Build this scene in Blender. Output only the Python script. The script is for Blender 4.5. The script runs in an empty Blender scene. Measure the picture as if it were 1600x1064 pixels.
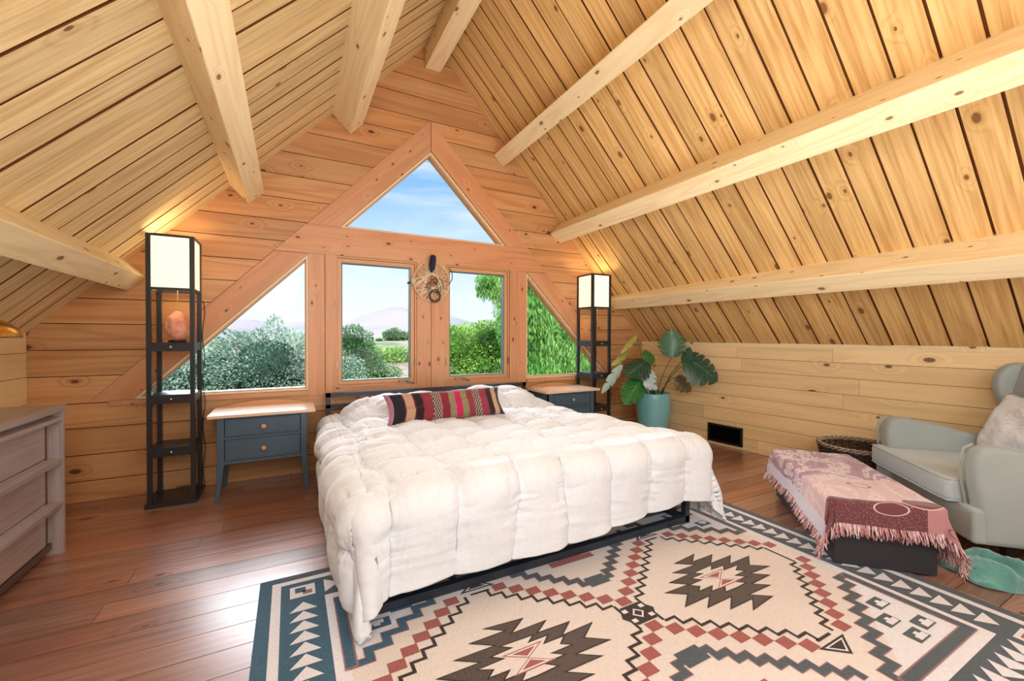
import bpy, bmesh, math, random
import numpy as np
from mathutils import Vector, Matrix
random.seed(7); rng = np.random.RandomState(11)
PI = math.pi
sc = bpy.context.scene
col = sc.collection

# ------------------------------------------------------------------ helpers
def link(o, parent=None):
    col.objects.link(o)
    if parent is not None: o.parent = parent
    return o

def tag(o, label=None, cat=None, group=None, kind=None):
    if label: o['label'] = label
    if cat: o['category'] = cat
    if group: o['group'] = group
    if kind: o['kind'] = kind
    return o

def empty(name, loc=(0, 0, 0), rz=0.0, parent=None):
    o = bpy.data.objects.new(name, None)
    o.empty_display_size = 0.05
    o.location = loc; o.rotation_euler = (0, 0, rz)
    return link(o, parent)

def V(*a): return Vector(a)

class MB:
    """collects polygons; build() makes ONE mesh object"""
    def __init__(s):
        s.v = []; s.f = []; s.u = []; s.t = []; s.m = []; s.sm = []; s.uv = {}
    def face(s, pts, udir=None, tone=None, mi=0, smooth=False, uvs=None):
        i = len(s.v); s.v += [tuple(p) for p in pts]
        if uvs is not None: s.uv[len(s.f)] = uvs
        s.f.append(list(range(i, i + len(pts)))); s.u.append(udir); s.t.append(.5 if tone is None else tone)
        s.m.append(mi); s.sm.append(smooth)
    def grid(s, P, closed_u=False, closed_v=False, udir=None, tone=.5, mi=0, smooth=True, cap=False, UV=None):
        """P: rows of points, shared vertices"""
        n = len(P); m = len(P[0]); base = len(s.v)
        for r in P:
            for p in r: s.v.append(tuple(p))
        for i in range(n if closed_u else n - 1):
            for j in range(m if closed_v else m - 1):
                i2 = (i + 1) % n; j2 = (j + 1) % m
                if UV is not None: s.uv[len(s.f)] = [UV[i][j], UV[i][j2], UV[i2][j2], UV[i2][j]]
                s.f.append([base + i * m + j, base + i * m + j2, base + i2 * m + j2, base + i2 * m + j])
                s.u.append(udir); s.t.append(tone); s.m.append(mi); s.sm.append(smooth)
        if cap:
            for r in (0, n - 1):
                s.f.append([base + r * m + j for j in (range(m) if r else range(m - 1, -1, -1))])
                s.u.append(udir); s.t.append(tone); s.m.append(mi); s.sm.append(False)
    def box(s, x0, x1, y0, y1, z0, z1, udir=(1, 0, 0), tone=None, mi=0, M=None):
        if tone is None: tone = random.random()
        c = [V(x, y, z) for x in (x0, x1) for y in (y0, y1) for z in (z0, z1)]
        if M is not None: c = [M @ p for p in c]; udir = (M.to_3x3() @ V(*udir))
        for q in ((0, 1, 3, 2), (4, 6, 7, 5), (0, 4, 5, 1), (2, 3, 7, 6), (0, 2, 6, 4), (1, 5, 7, 3)):
            s.face([c[k] for k in q], udir, tone, mi)
        return s
    def prism(s, poly, ext, udir=(1, 0, 0), tone=None, mi=0, back=True, side=None):
        """poly front (3D, CCW seen from front), ext vector to the back"""
        if tone is None: tone = random.random()
        e = V(*ext); a = [V(*p) for p in poly]; b = [p + e for p in a]; n = len(a)
        s.face(a, udir, tone, mi)
        if back: s.face(b[::-1], udir, tone, mi)
        for i in range(n):
            j = (i + 1) % n
            s.face([a[j], a[i], b[i], b[j]], udir, tone, mi if side is None else side)
        return s
    def tube(s, pts, r, n=8, tone=.5, mi=0, closed=False, cap=True, udir=None):
        pts = [V(*p) for p in pts]; N = len(pts)
        rr = r if isinstance(r, (list, tuple)) else [r] * N
        rows = []; prev = None
        for i, p in enumerate(pts):
            if closed: t = pts[(i + 1) % N] - pts[i - 1]
            else: t = pts[min(i + 1, N - 1)] - pts[max(i - 1, 0)]
            t.normalize()
            if prev is None:
                a = V(0, 0, 1) if abs(t.z) < .9 else V(1, 0, 0)
                prev = t.cross(a).normalized()
            prev = (prev - t * prev.dot(t)).normalized()
            b = t.cross(prev)
            rows.append([p + (prev * math.cos(2 * PI * k / n) + b * math.sin(2 * PI * k / n)) * rr[i] for k in range(n)])
        s.grid(rows, closed_u=closed, closed_v=True, tone=tone, mi=mi, cap=cap and not closed, udir=udir)
        return s
    def lathe(s, prof, c=(0, 0, 0), n=24, tone=.5, mi=0, cap=False):
        rows = [[(c[0] + r * math.cos(2 * PI * k / n), c[1] + r * math.sin(2 * PI * k / n), c[2] + z) for k in range(n)] for r, z in prof]
        s.grid(rows, closed_v=True, tone=tone, mi=mi, cap=cap)
        return s
    def build(s, name, mat, parent=None, bevel=0, seg=2, subsurf=0, rel=True, label=None):
        """vertices are world coordinates when rel, minus the parent's location"""
        me = bpy.data.meshes.new(name)
        vs = s.v
        if parent is not None and rel:
            off = V(0, 0, 0); q = parent
            while q is not None: off += q.location; q = q.parent
            vs = [(x - off.x, y - off.y, z - off.z) for x, y, z in vs]
        me.from_pydata(vs, [], s.f)
        mats = mat if isinstance(mat, (list, tuple)) else [mat]
        for m in mats: me.materials.append(m)
        if any(s.m): me.polygons.foreach_set('material_index', s.m)
        me.polygons.foreach_set('use_smooth', s.sm)
        at = me.attributes.new('tone', 'FLOAT', 'FACE'); at.data.foreach_set('value', [float(t) for t in s.t])
        uvl = me.uv_layers.new(name='UVMap'); arr = np.zeros(len(me.loops) * 2)
        V3 = s.v
        for i, p in enumerate(me.polygons):
            if i in s.uv:
                for k, li in enumerate(p.loop_indices):
                    arr[2 * li] = s.uv[i][k][0]; arr[2 * li + 1] = s.uv[i][k][1]
                continue
            n = p.normal
            ud = s.u[i]
            ud = V(*ud) if ud is not None else V(1, 0, 0)
            if abs(n.dot(ud)) > .9: ud = V(n.y, n.z, n.x)
            vd = n.cross(ud)
            t = s.t[i]; ou = t * 37.7; ov = t * 91.3
            for li, vi in zip(p.loop_indices, p.vertices):
                q = V3[vi]
                arr[2 * li] = q[0] * ud.x + q[1] * ud.y + q[2] * ud.z + ou
                arr[2 * li + 1] = q[0] * vd.x + q[1] * vd.y + q[2] * vd.z + ov
        uvl.data.foreach_set('uv', arr)
        me.validate()
        o = bpy.data.objects.new(name, me); link(o, parent)
        if bevel:
            b = o.modifiers.new('bevel', 'BEVEL'); b.width = bevel; b.segments = seg; b.limit_method = 'ANGLE'; b.angle_limit = .6
            if bevel > .004:
                w = o.modifiers.new('weld', 'WELD'); w.merge_threshold = .0005
                o.modifiers.move(1, 0)
        if subsurf:
            b = o.modifiers.new('sub', 'SUBSURF'); b.levels = subsurf; b.render_levels = subsurf
        if label: o['label'] = label
        return o

def copy_tree(o, parent=None):
    c = o.copy(); col.objects.link(c); c.parent = parent
    for ch in list(o.children):
        copy_tree(ch, c)
    return c

def vnoise(x, y, seed=0):
    """smooth value noise -1..1 on numpy arrays"""
    T = np.random.RandomState(seed).rand(128, 128) * 2 - 1
    xi = np.floor(x).astype(int); yi = np.floor(y).astype(int)
    fx = x - xi; fy = y - yi
    fx = fx * fx * (3 - 2 * fx); fy = fy * fy * (3 - 2 * fy)
    a = T[xi % 128, yi % 128]; b = T[(xi + 1) % 128, yi % 128]; c = T[xi % 128, (yi + 1) % 128]; d = T[(xi + 1) % 128, (yi + 1) % 128]
    return (a * (1 - fx) + b * fx) * (1 - fy) + (c * (1 - fx) + d * fx) * fy

# ------------------------------------------------------------------ materials
def srgb(r, g, b):
    f = lambda c: (c / 255 / 12.92) if c / 255 <= .04045 else ((c / 255 + .055) / 1.055) ** 2.4
    return (f(r), f(g), f(b), 1)

class NT:
    def __init__(s, name):
        s.mat = bpy.data.materials.new(name); s.mat.use_nodes = True
        s.nt = s.mat.node_tree; s.nt.nodes.clear()
        s.out = s.n('ShaderNodeOutputMaterial')
    def n(s, t, **k):
        o = s.nt.nodes.new(t)
        for a, b in k.items(): setattr(o, a, b)
        return o
    def l(s, a, b): s.nt.links.new(a, b)
    def set(s, sock, v):
        if hasattr(v, 'links'): s.l(v, sock)
        else: sock.default_value = v
    def math(s, op, a, b=0.0, c=0.0, clamp=False):
        n = s.n('ShaderNodeMath', operation=op, use_clamp=clamp)
        s.set(n.inputs[0], a); s.set(n.inputs[1], b)
        if op in ('SMOOTH_MIN', 'MULTIPLY_ADD', 'COMPARE'): s.set(n.inputs[2], c)
        return n.outputs[0]
    def mix(s, f, a, b, mode='MIX'):
        n = s.n('ShaderNodeMix', data_type='RGBA', blend_type=mode)
        s.set(n.inputs[0], f); s.set(n.inputs[6], a); s.set(n.inputs[7], b)
        return n.outputs[2]
    def ramp(s, v, lo, hi, a=0.0, b=1.0):
        n = s.n('ShaderNodeMapRange', interpolation_type='SMOOTHSTEP')
        s.set(n.inputs[0], v); s.set(n.inputs[1], lo); s.set(n.inputs[2], hi); s.set(n.inputs[3], a); s.set(n.inputs[4], b)
        return n.outputs[0]
    def uv(s): return s.n('ShaderNodeUVMap', uv_map='UVMap').outputs[0]
    def obj(s): return s.n('ShaderNodeTexCoord').outputs['Object']
    def scale(s, v, sx, sy, sz=1, loc=(0, 0, 0)):
        n = s.n('ShaderNodeMapping'); s.l(v, n.inputs[0]); n.inputs[3].default_value = (sx, sy, sz); n.inputs[1].default_value = loc
        return n.outputs[0]
    def noise(s, v, sc_, det=3, rough=.5, dist=0):
        n = s.n('ShaderNodeTexNoise'); s.l(v, n.inputs['Vector']); n.inputs['Scale'].default_value = sc_
        n.inputs['Detail'].default_value = det; n.inputs['Roughness'].default_value = rough; n.inputs['Distortion'].default_value = dist
        return n.outputs[0]
    def bump(s, h, strength, dist=.01):
        n = s.n('ShaderNodeBump'); n.inputs['Strength'].default_value = strength; n.inputs['Distance'].default_value = dist
        s.l(h, n.inputs['Height']); return n.outputs[0]
    def bsdf(s, colr, rough=.5, spec=.5, normal=None, metal=0, sheen=0, emis=None, es=0, trans=0, coat=0, coatr=.1):
        b = s.n('ShaderNodeBsdfPrincipled')
        s.set(b.inputs['Base Color'], colr); s.set(b.inputs['Roughness'], rough); s.set(b.inputs['Specular IOR Level'], spec)
        s.set(b.inputs['Metallic'], metal); b.inputs['Sheen Weight'].default_value = sheen
        b.inputs['Coat Weight'].default_value = coat; b.inputs['Coat Roughness'].default_value = coatr
        if normal is not None: s.l(normal, b.inputs['Normal'])
        if emis is not None: s.set(b.inputs['Emission Color'], emis); b.inputs['Emission Strength'].default_value = es
        s.l(b.outputs[0], s.out.inputs[0]); return b

def wood(name, base, dark, knot, tonevar=.35, ring=.35, grain=.3, knots=.55, ksc=3.0, rough=.55, spec=.3, bump=.25, coat=0, coatr=.2, ringf=34, hue=None, freq=45):
    k = NT(name); uv = k.uv()
    tone = k.n('ShaderNodeAttribute', attribute_name='tone').outputs['Fac']
    g = k.noise(k.scale(uv, 1.6, freq), 1.0, 4, .6, .3)
    low = k.noise(k.scale(uv, .45, 5.5), 1.0, 1.5, .4, .6)
    vor = k.n('ShaderNodeTexVoronoi', voronoi_dimensions='2D'); k.l(k.scale(uv, ksc, ksc * 1.9), vor.inputs['Vector']); vor.inputs['Scale'].default_value = 1
    # rings bend round the knots
    d = vor.outputs['Distance']
    sep = k.n('ShaderNodeSeparateColor'); k.l(vor.outputs['Color'], sep.inputs[0])
    sel = k.math('GREATER_THAN', sep.outputs[0], 1 - knots)
    bend = k.math('MULTIPLY', k.ramp(d, 0.0, .35, .35, 0.0), sel)
    rg = k.math('SINE', k.math('MULTIPLY', k.math('ADD', low, bend), ringf))
    rg = k.math('POWER', k.math('MULTIPLY_ADD', rg, .5, .5), 2.5)
    f = k.math('ADD', k.math('MULTIPLY', rg, ring), k.math('MULTIPLY', k.ramp(g, .35, .7), grain), clamp=True)
    c = k.mix(f, base, dark)
    if hue is not None:
        c = k.mix(k.ramp(k.noise(k.scale(uv, .5, 2.5), 1.0, 2), .35, .7), c, hue, 'MULTIPLY')
    t2 = k.math('MULTIPLY_ADD', tone, tonevar, 1 - tonevar * .5)
    cc = k.n('ShaderNodeCombineColor'); [k.l(t2, cc.inputs[i]) for i in range(3)]
    c = k.mix(1.0, c, cc.outputs[0], 'MULTIPLY')
    sz = k.math('MULTIPLY_ADD', k.math('POWER', sep.outputs[1], 2.0), .075, .035)
    kn = k.math('MULTIPLY', k.ramp(k.math('DIVIDE', d, sz), .75, 1.25, 1.0, 0.0), sel)
    halo = k.math('MULTIPLY', k.ramp(k.math('DIVIDE', d, sz), .8, 3.0, .35, 0.0), sel)
    c = k.mix(halo, c, dark); c = k.mix(k.math('MULTIPLY', kn, .85), c, knot)
    h = k.math('SUBTRACT', k.math('ADD', k.math('MULTIPLY', g, .6), k.math('MULTIPLY', rg, .2)), kn)
    k.bsdf(c, rough, spec, k.bump(h, bump, .004), coat=coat, coatr=coatr)
    return k.mat

def plain(name, c, rough=.5, spec=.4, metal=0, var=.12, nsc=12, bump=0, bsc=80, sheen=0, emis=None, es=0, coat=0, coatr=.1):
    k = NT(name); o = k.obj()
    n = k.noise(o, nsc, 3)
    c2 = tuple(x * (1 - var) for x in c[:3]) + (1,)
    cc = k.mix(k.ramp(n, .3, .7), c, c2)
    nm = k.bump(k.noise(o, bsc, 3), bump, .003) if bump else None
    k.bsdf(cc, rough, spec, nm, metal=metal, sheen=sheen, emis=emis, es=es, coat=coat, coatr=coatr)
    return k.mat

def fabric(name, c, weave=900, bump=.3, var=.1, sheen=.3, rough=.9):
    k = NT(name); o = k.obj()
    n = k.noise(o, 6, 3); w = k.noise(o, weave, 2)
    c2 = tuple(x * (1 - var) for x in c[:3]) + (1,)
    cc = k.mix(k.ramp(n, .3, .7), c, c2)
    cc = k.mix(k.math('MULTIPLY', k.ramp(w, .3, .7), .15), cc, tuple(x * .6 for x in c[:3]) + (1,))
    k.bsdf(cc, rough, .2, k.bump(w, bump, .002), sheen=sheen)
    return k.mat

M = {}
M['ceil'] = wood('resawn pine ceiling', srgb(232, 190, 126), srgb(186, 136, 74), srgb(116, 72, 38), tonevar=.24, ring=.25, grain=.6, knots=.34, ksc=3.2, rough=.75, spec=.15, bump=.7)
M['ceil_l'] = wood('resawn pine ceiling left', srgb(232, 202, 150), srgb(190, 154, 100), srgb(104, 70, 42), tonevar=.20, ring=.25, grain=.6, knots=.16, ksc=2.6, rough=.75, spec=.15, bump=.7)
M['beam'] = wood('planed beam', srgb(244, 222, 176), srgb(226, 192, 140), srgb(120, 74, 44), tonevar=.08, ring=.4, grain=.25, knots=.42, ksc=4.2, rough=.6, spec=.2, bump=.15, ringf=46)
M['gable'] = wood('varnished pine gable boards', srgb(208, 158, 108), srgb(168, 110, 66), srgb(80, 38, 24), tonevar=.22, ring=.38, grain=.25, knots=.30, ksc=3.0, rough=.38, spec=.35, bump=.12, hue=srgb(255, 242, 230))
M['knee'] = wood('pale pine knee wall', srgb(246, 216, 164), srgb(222, 182, 124), srgb(92, 60, 34), tonevar=.16, ring=.35, grain=.2, knots=.30, ksc=2.4, rough=.4, spec=.3, bump=.1)
M['trim'] = wood('window timber', srgb(214, 160, 118), srgb(186, 126, 88), srgb(92, 44, 30), tonevar=.12, ring=.3, grain=.22, knots=.36, ksc=5.0, rough=.4, spec=.35, bump=.1, hue=srgb(255, 240, 230))
M['sash'] = wood('sash timber', srgb(214, 158, 108), srgb(188, 126, 80), srgb(120, 60, 34), tonevar=.08, ring=.2, grain=.2, knots=.1, rough=.35, spec=.4, bump=.05)
M['bead'] = plain('sunlit bead', srgb(250, 224, 184), .4, .4, var=.05)
M['floor'] = wood('red brown plank floor', srgb(174, 130, 110), srgb(120, 76, 58), srgb(48, 26, 20), tonevar=.45, ring=.35, grain=.5, knots=.28, ksc=2.6, rough=.36, spec=.6, bump=.22, coat=.9, coatr=.27, hue=srgb(255, 226, 205))
M['gap'] = plain('dark groove', srgb(118, 68, 32), .9, .1)
M['gapf'] = plain('dark floor seam', srgb(30, 16, 12), .9, .1)
M['rear'] = M['knee']

# ------------------------------------------------------------------ room shell
YW, YB = 3.90, -1.75
XL = -1.52
RX, RZ = 1.205, 3.94
SL, SR = 1.02, 1.035
ZL, ZR = RZ - SL * (RX - XL), 1.075
def XR(y): return 3.93 + .085 * (YW - y)

# floor planks run along x
mb = MB(); y = YW
while y > YB:
    w = .138; y1 = max(y - w, YB); x = XL - .06 - random.random() * 1.5
    while x < 4.6:
        L = random.uniform(1.8, 3.6); x0 = max(x, XL - .06); x1 = min(x + L, 4.6)
        if x1 > x0:
            mb.box(x0, x1 - .002, y1 + .0035, y, -.03, 0, (1, 0, 0))
        x += L
    y = y1
fl = mb.build('floor', M['floor']); tag(fl, 'worn red-brown wooden plank floor', kind='structure')
mb = MB(); mb.box(XL - .1, 4.65, YB - .05, YW + .1, -.06, -.012)
o = mb.build('subfloor', M['gapf'], fl)

# ceilings: planks run down the slope
def ceiling(side, mat):
    mb = MB(); bk_ = MB(); y = YW + .02
    while y > YB:
        w = random.uniform(.148, .182); ya, yb = y, y - w + .012
        if side < 0:
            E0 = lambda yy: V(XL - .03, yy, ZL - .03 * SL)
            R0 = lambda yy: V(RX, yy, RZ)
            n = V(SL, 0, -1).normalized(); n = V(.714, 0, -.700)
        else:
            E0 = lambda yy: V(XR(yy) + .03, yy, ZR - .03)
            R0 = lambda yy: V(RX, yy, RZ)
            n = V(-.72, 0, -.695)
        ud = (E0(ya) - R0(ya)).normalized()
        poly = [R0(ya), R0(yb), E0(yb), E0(ya)]
        if side > 0: poly = poly[::-1]
        j = random.uniform(0, .006)
        poly = [p - n * j for p in poly]
        mb.prism(poly, -n * .02, ud, back=False, side=1)
        if side > 0: bk_.prism([p - n * .016 for p in (E0(ya + .01), E0(yb - .01), R0(yb - .01), R0(ya + .01))], -n * .03)
        y -= w
    o = mb.build('ceiling_left' if side < 0 else 'ceiling_right', [mat, M['gap']])
    tag(o, 'left slope of the pine plank ceiling' if side < 0 else 'right slope of the pine plank ceiling', kind='structure')
    if side > 0: bk_.build('ceiling_backing', M['gap'], o); return
    b = MB()
    P = [R0(YW + .05), R0(YB - .05), E0(YB - .05), E0(YW + .05)]
    if side < 0: P[2] = V(XL - .03, YB - .05, ZL - .03)
    P = [p - n * .018 for p in P]
    b.prism(P, -n * .05)
    b.build('ceiling_backing', M['gap'], o)
ceiling(-1, M['ceil_l']); ceiling(1, M['ceil'])

# purlins
def purlin(B, dR, dN, w, h, name, lab):
    B, dR, dN = V(B[0], 0, B[1]), V(dR[0], 0, dR[1]), V(dN[0], 0, dN[1])
    sec = [B, B + dR * w, B + dR * w + dN * h, B + dN * h]
    if sec[0].cross(sec[1]).y == 0: pass
    poly = [p + V(0, YW - .004, 0) for p in sec]
    mb = MB(); mb.prism(poly, (0, YB - YW, 0), (0, 1, 0))
    o = mb.build(name, M['beam'], bevel=.006)
    tag(o, lab, 'roof beam', 'roof beams running to the gable wall')
dRL, dNL = (.700, .714), (-.714, .700)
dRR, dNR = (-.695, .719), (.719, .695)
purlin((-1.009, 1.459), dRL, dNL, .145, .20, 'ceiling_beam', 'lowest pale beam on the left roof slope, ending left of the tall lit shelf lamp')
purlin((-.281, 2.183), dRL, dNL, .15, .22, 'ceiling_beam', 'broad pale beam in the middle of the left roof slope')
purlin((.468, 2.898), dRL, dNL, .15, .22, 'ceiling_beam', 'upper beam of the left roof slope, nearest the ridge')
purlin((1.95, 2.897), dRR, dNR, .145, .22, 'ceiling_beam', 'upper beam of the right roof slope, nearest the ridge')
purlin((2.64, 2.176), dRR, dNR, .145, .30, 'ceiling_beam', 'long beam in the middle of the right roof slope, above the right window corner')
purlin((3.468, 1.469), dRR, dNR, .15, .30, 'ceiling_beam', 'lowest beam of the right roof slope, just above the knee wall')
mb = MB(); mb.box(1.132, 1.282, YB, YW - .004, 3.67, 3.93, (0, 1, 0))
tag(mb.build('ridge_beam', M['beam'], bevel=.006), 'ridge beam at the peak where both slopes meet', 'roof beam', 'roof beams running to the gable wall')

# gable wall boards
AX, AZ = 1.19, 3.19           # outer apex of the window timber
def rl(z): return max(XL - .03, RX - (RZ - z) / SL - .03)
def rr(z): return min(3.96, RX + (RZ - z) / SR + .03)
def tl(z): return AX - (AZ - z) / 1.04
def tr(z): return AX + (AZ - z) / 1.04
rows = [0, .145, .325, .51, .68, .868, 1.045, 1.225, 1.40, 1.575, 1.75, 1.92, 2.09, 2.27, 2.46, 2.65, 2.84, 3.03, 3.19, 3.385, 3.56, 3.75, 3.90]
mb = MB()
def brow(xa0, xb0, xa1, xb1, z0, z1):
    mb.prism([(xa0, YW, z0), (xb0, YW, z0), (xb1, YW, z1), (xa1, YW, z1)], (0, .05, 0), (1, 0, 0), back=False, side=1)
for i in range(len(rows) - 1):
    z0, z1 = rows[i] + .0025, rows[i + 1] - .0025
    if z1 < .69 or z0 > 3.18:
        if z1 < .69:
            xs = [rl(z0)] + sorted(random.uniform(0, 3.4) for _ in range(1)) + [rr(z0)]
            for a, b in zip(xs[:-1], xs[1:]): brow(a + .0015, b - .0015, a + .0015, b - .0015, z0, z1)
        else: brow(rl(z0), rr(z0), rl(z1), rr(z1), z0, z1)
    else:
        brow(rl(z0), tl(z0) - .003, rl(z1), tl(z1) - .003, z0, z1)
        brow(tr(z0) + .003, rr(z0), tr(z1) + .003, rr(z1), z0, z1)
gw = mb.build('wall_back', [M['gable'], M['gap']]); tag(gw, 'gable wall of orange pine boards around the windows', kind='structure')
mb = MB()   # backing behind the boards with the window opening left out
for pl in ([(XL - .06, 0), (4.0, 0), (4.0, .69), (XL - .06, .69)],
           [(XL - .06, .69), (tl(.69) + .02, .69), (AX, AZ), (RX, RZ + .02), (XL - .06, ZL)],
           [(tr(.69) - .02, .69), (4.0, .69), (4.0, ZR), (RX, RZ + .02), (AX, AZ)]):
    mb.prism([(x, YW + .045, z) for x, z in pl], (0, .03, 0))
mb.build('wall_backing', M['gap'], gw)

# window timbers
TI = lambda dx: 2.90 - 1.015 * dx      # inner diagonal
def timber(name, pts, ud, y0=YW - .006, d=.14, mat='trim', lab=None):
    m = MB(); m.prism([(x, y0, z) for x, z in pts], (0, d, 0), ud, side=1)
    o = m.build(name, [M[mat], M['gapf']]); tag(o, lab, kind='structure'); return o
g = .0022
zb0, zb1 = 1.838, 2.082
il = lambda z: AX - (2.90 - z) / 1.015
ir = lambda z: AX + (2.90 - z) / 1.015
c45 = (.7, 0, .714); c45r = (.7, 0, -.714)
timber('trim_1', [(tl(zb1) + g, zb1 + g), (il(zb1) - 0, zb1 + g), (AX - g, 2.90), (AX - g, AZ)], c45, lab='upper left diagonal window timber')
timber('trim_2', [(ir(zb1), zb1 + g), (tr(zb1) - g, zb1 + g), (AX + g, AZ), (AX + g, 2.90)], c45r, lab='upper right diagonal window timber')
timber('trim_3', [(tl(zb0), zb0), (tr(zb0), zb0), (tr(zb1), zb1), (tl(zb1), zb1)], (1, 0, 0), y0=YW - .012, lab='wide horizontal timber under the triangular window')
timber('trim_4', [(tl(.683), .683), (il(.683), .683), (il(zb0), zb0 - g), (tl(zb0), zb0 - g)], c45, lab='lower left diagonal window timber')
timber('trim_5', [(ir(.683), .683), (tr(.683), .683), (tr(zb0), zb0 - g), (ir(zb0), zb0 - g)], c45r, lab='lower right diagonal window timber')
post = lambda n, a, b, z0=.64, z1=zb0, **k: timber(n, [(a, z0), (b, z0), (b, z1), (a, z1)], (0, 0, 1), **k)
post('trim_6', .136, .262, lab='left window post'); post('trim_7', .266, .345, z0=.60, y0=YW - .012, lab='left casement post')
post('trim_8', 1.052, 1.188, z0=.60, y0=YW - .012, lab='centre window post, left half'); post('trim_9', 1.192, 1.328, z0=.60, y0=YW - .012, lab='centre window post, right half')
post('trim_10', 2.035, 2.112, z0=.60, y0=YW - .012, lab='right casement post'); post('trim_11', 2.116, 2.242, lab='right window post')
timber('trim_12', [(.345, .60), (1.052, .60), (1.052, .70), (.345, .70)], (1, 0, 0), y0=YW - .012, lab='timber under the left casement')
timber('trim_13', [(1.328, .60), (2.035, .60), (2.035, .70), (1.328, .70)], (1, 0, 0), y0=YW - .012, lab='timber under the right casement')
timber('trim_14', [(.136 - 1.25, .655), (.136, .655), (.136, .690), (.136 - 1.25, .690)], (1, 0, 0), y0=YW - .02, d=.14, lab='sill of the left window')
timber('trim_15', [(2.242, .655), (3.49, .655), (3.49, .690), (2.242, .690)], (1, 0, 0), y0=YW - .02, d=.14, lab='sill of the right window')

k = NT('window glass')
gl = k.n('ShaderNodeBsdfGlossy'); gl.inputs['Roughness'].default_value = .02
tb = k.n('ShaderNodeBsdfTransparent'); tb.inputs[0].default_value = (.98, .99, 1, 1)
mx = k.n('ShaderNodeMixShader'); fr = k.n('ShaderNodeFresnel'); fr.inputs[0].default_value = 1.3
k.l(fr.outputs[0], mx.inputs[0]); k.l(tb.outputs[0], mx.inputs[1]); k.l(gl.outputs[0], mx.inputs[2]); k.l(mx.outputs[0], k.out.inputs[0])
M['glass'] = k.mat
M['gasket'] = plain('grey gasket', srgb(110, 128, 128), .5, .4)
M['steel'] = plain('dull metal', srgb(150, 130, 105), .35, .5, metal=.8)

def offset_poly(pts, d):
    n = len(pts); out = []
    for i in range(n):
        a = Vector(pts[i - 1]); b = Vector(pts[i]); c = Vector(pts[(i + 1) % n])
        e1 = (b - a).normalized(); e2 = (c - b).normalized()
        n1 = Vector((-e1.y, e1.x)); n2 = Vector((-e2.y, e2.x))
        m = (n1 + n2); m = m / max(m.dot(n1), .2)
        out.append(tuple(b + m * d))
    return out
def ring_frame(m, pts, d0, d1, y0, y1, mi=0):
    a = offset_poly(pts, d0) if d0 else pts; b = offset_poly(pts, d1); n = len(pts)
    for i in range(n):
        j = (i + 1) % n
        q = [a[i], a[j], b[j], b[i]]
        m.prism([(x, y0, z) for x, z in q], (0, y1 - y0, 0), (a[j][0] - a[i][0], 0, a[j][1] - a[i][1]), tone=.5, mi=mi)
def window(name, pts, lab, sash=.0, crank=None):
    cx = sum(p[0] for p in pts) / len(pts); cz = sum(p[1] for p in pts) / len(pts)
    r = empty(name, (cx, YW + .05, cz)); tag(r, lab, kind='structure')
    if sash:
        m = MB(); ring_frame(m, pts, 0, .016, YW - .002, YW + .10); m.build('window_frame', M['bead'] if False else M['sash'], r)
        m = MB(); ring_frame(m, pts, .019, .019 + sash, YW + .012, YW + .07); m.build('sash', M['sash'], r, bevel=.003)
        m = MB(); ring_frame(m, pts, .019 + sash, .019 + sash + .009, YW + .018, YW + .07); m.build('gasket', M['gasket'], r)
        gp = offset_poly(pts, .019 + sash)
    else:
        m = MB(); ring_frame(m, pts, 0, .014, YW + .004, YW + .11); m.build('glazing_bead', M['bead'], r, bevel=.002)
        m = MB(); ring_frame(m, pts, .014, .024, YW + .03, YW + .11); m.build('window_frame', M['sash'], r)
        gp = offset_poly(pts, .014)
    m = MB(); m.face([(x, YW + .06, z) for x, z in gp]); m.build('pane', M['glass'], r)
    if crank:
        m = MB(); x = crank
        m.box(x - .06, x + .04, YW - .012, YW + .01, .712, .738)
        m.tube([(x, YW - .014, .727), (x + .03, YW - .03, .722), (x + .075, YW - .03, .708)], .005)
        m.build('crank_handle', M['steel'], r)
        for hx in (pts[0][0] + .012, pts[1][0] - .012):
            m = MB(); m.box(hx - .006, hx + .006, YW - .008, YW + .006, .86, .93); m.build('latch', M['steel'], r)
window('window_1', [(il(.69) + .0, .69), (.136, .69), (.136, TI(AX - .136))], 'left triangular fixed window')
window('window_2', [(.345, .70), (1.052, .70), (1.052, zb0), (.345, zb0)], 'left casement window', .032, .95)
window('window_3', [(1.328, .70), (2.035, .70), (2.035, zb0), (1.328, zb0)], 'right casement window', .032, 1.50)
window('window_4', [(2.242, .69), (ir(.69), .69), (2.242, TI(2.242 - AX))], 'right triangular fixed window')
window('window_5', [(il(zb1), zb1), (ir(zb1), zb1), (AX, 2.90)], 'upper triangular window under the ridge')

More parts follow.
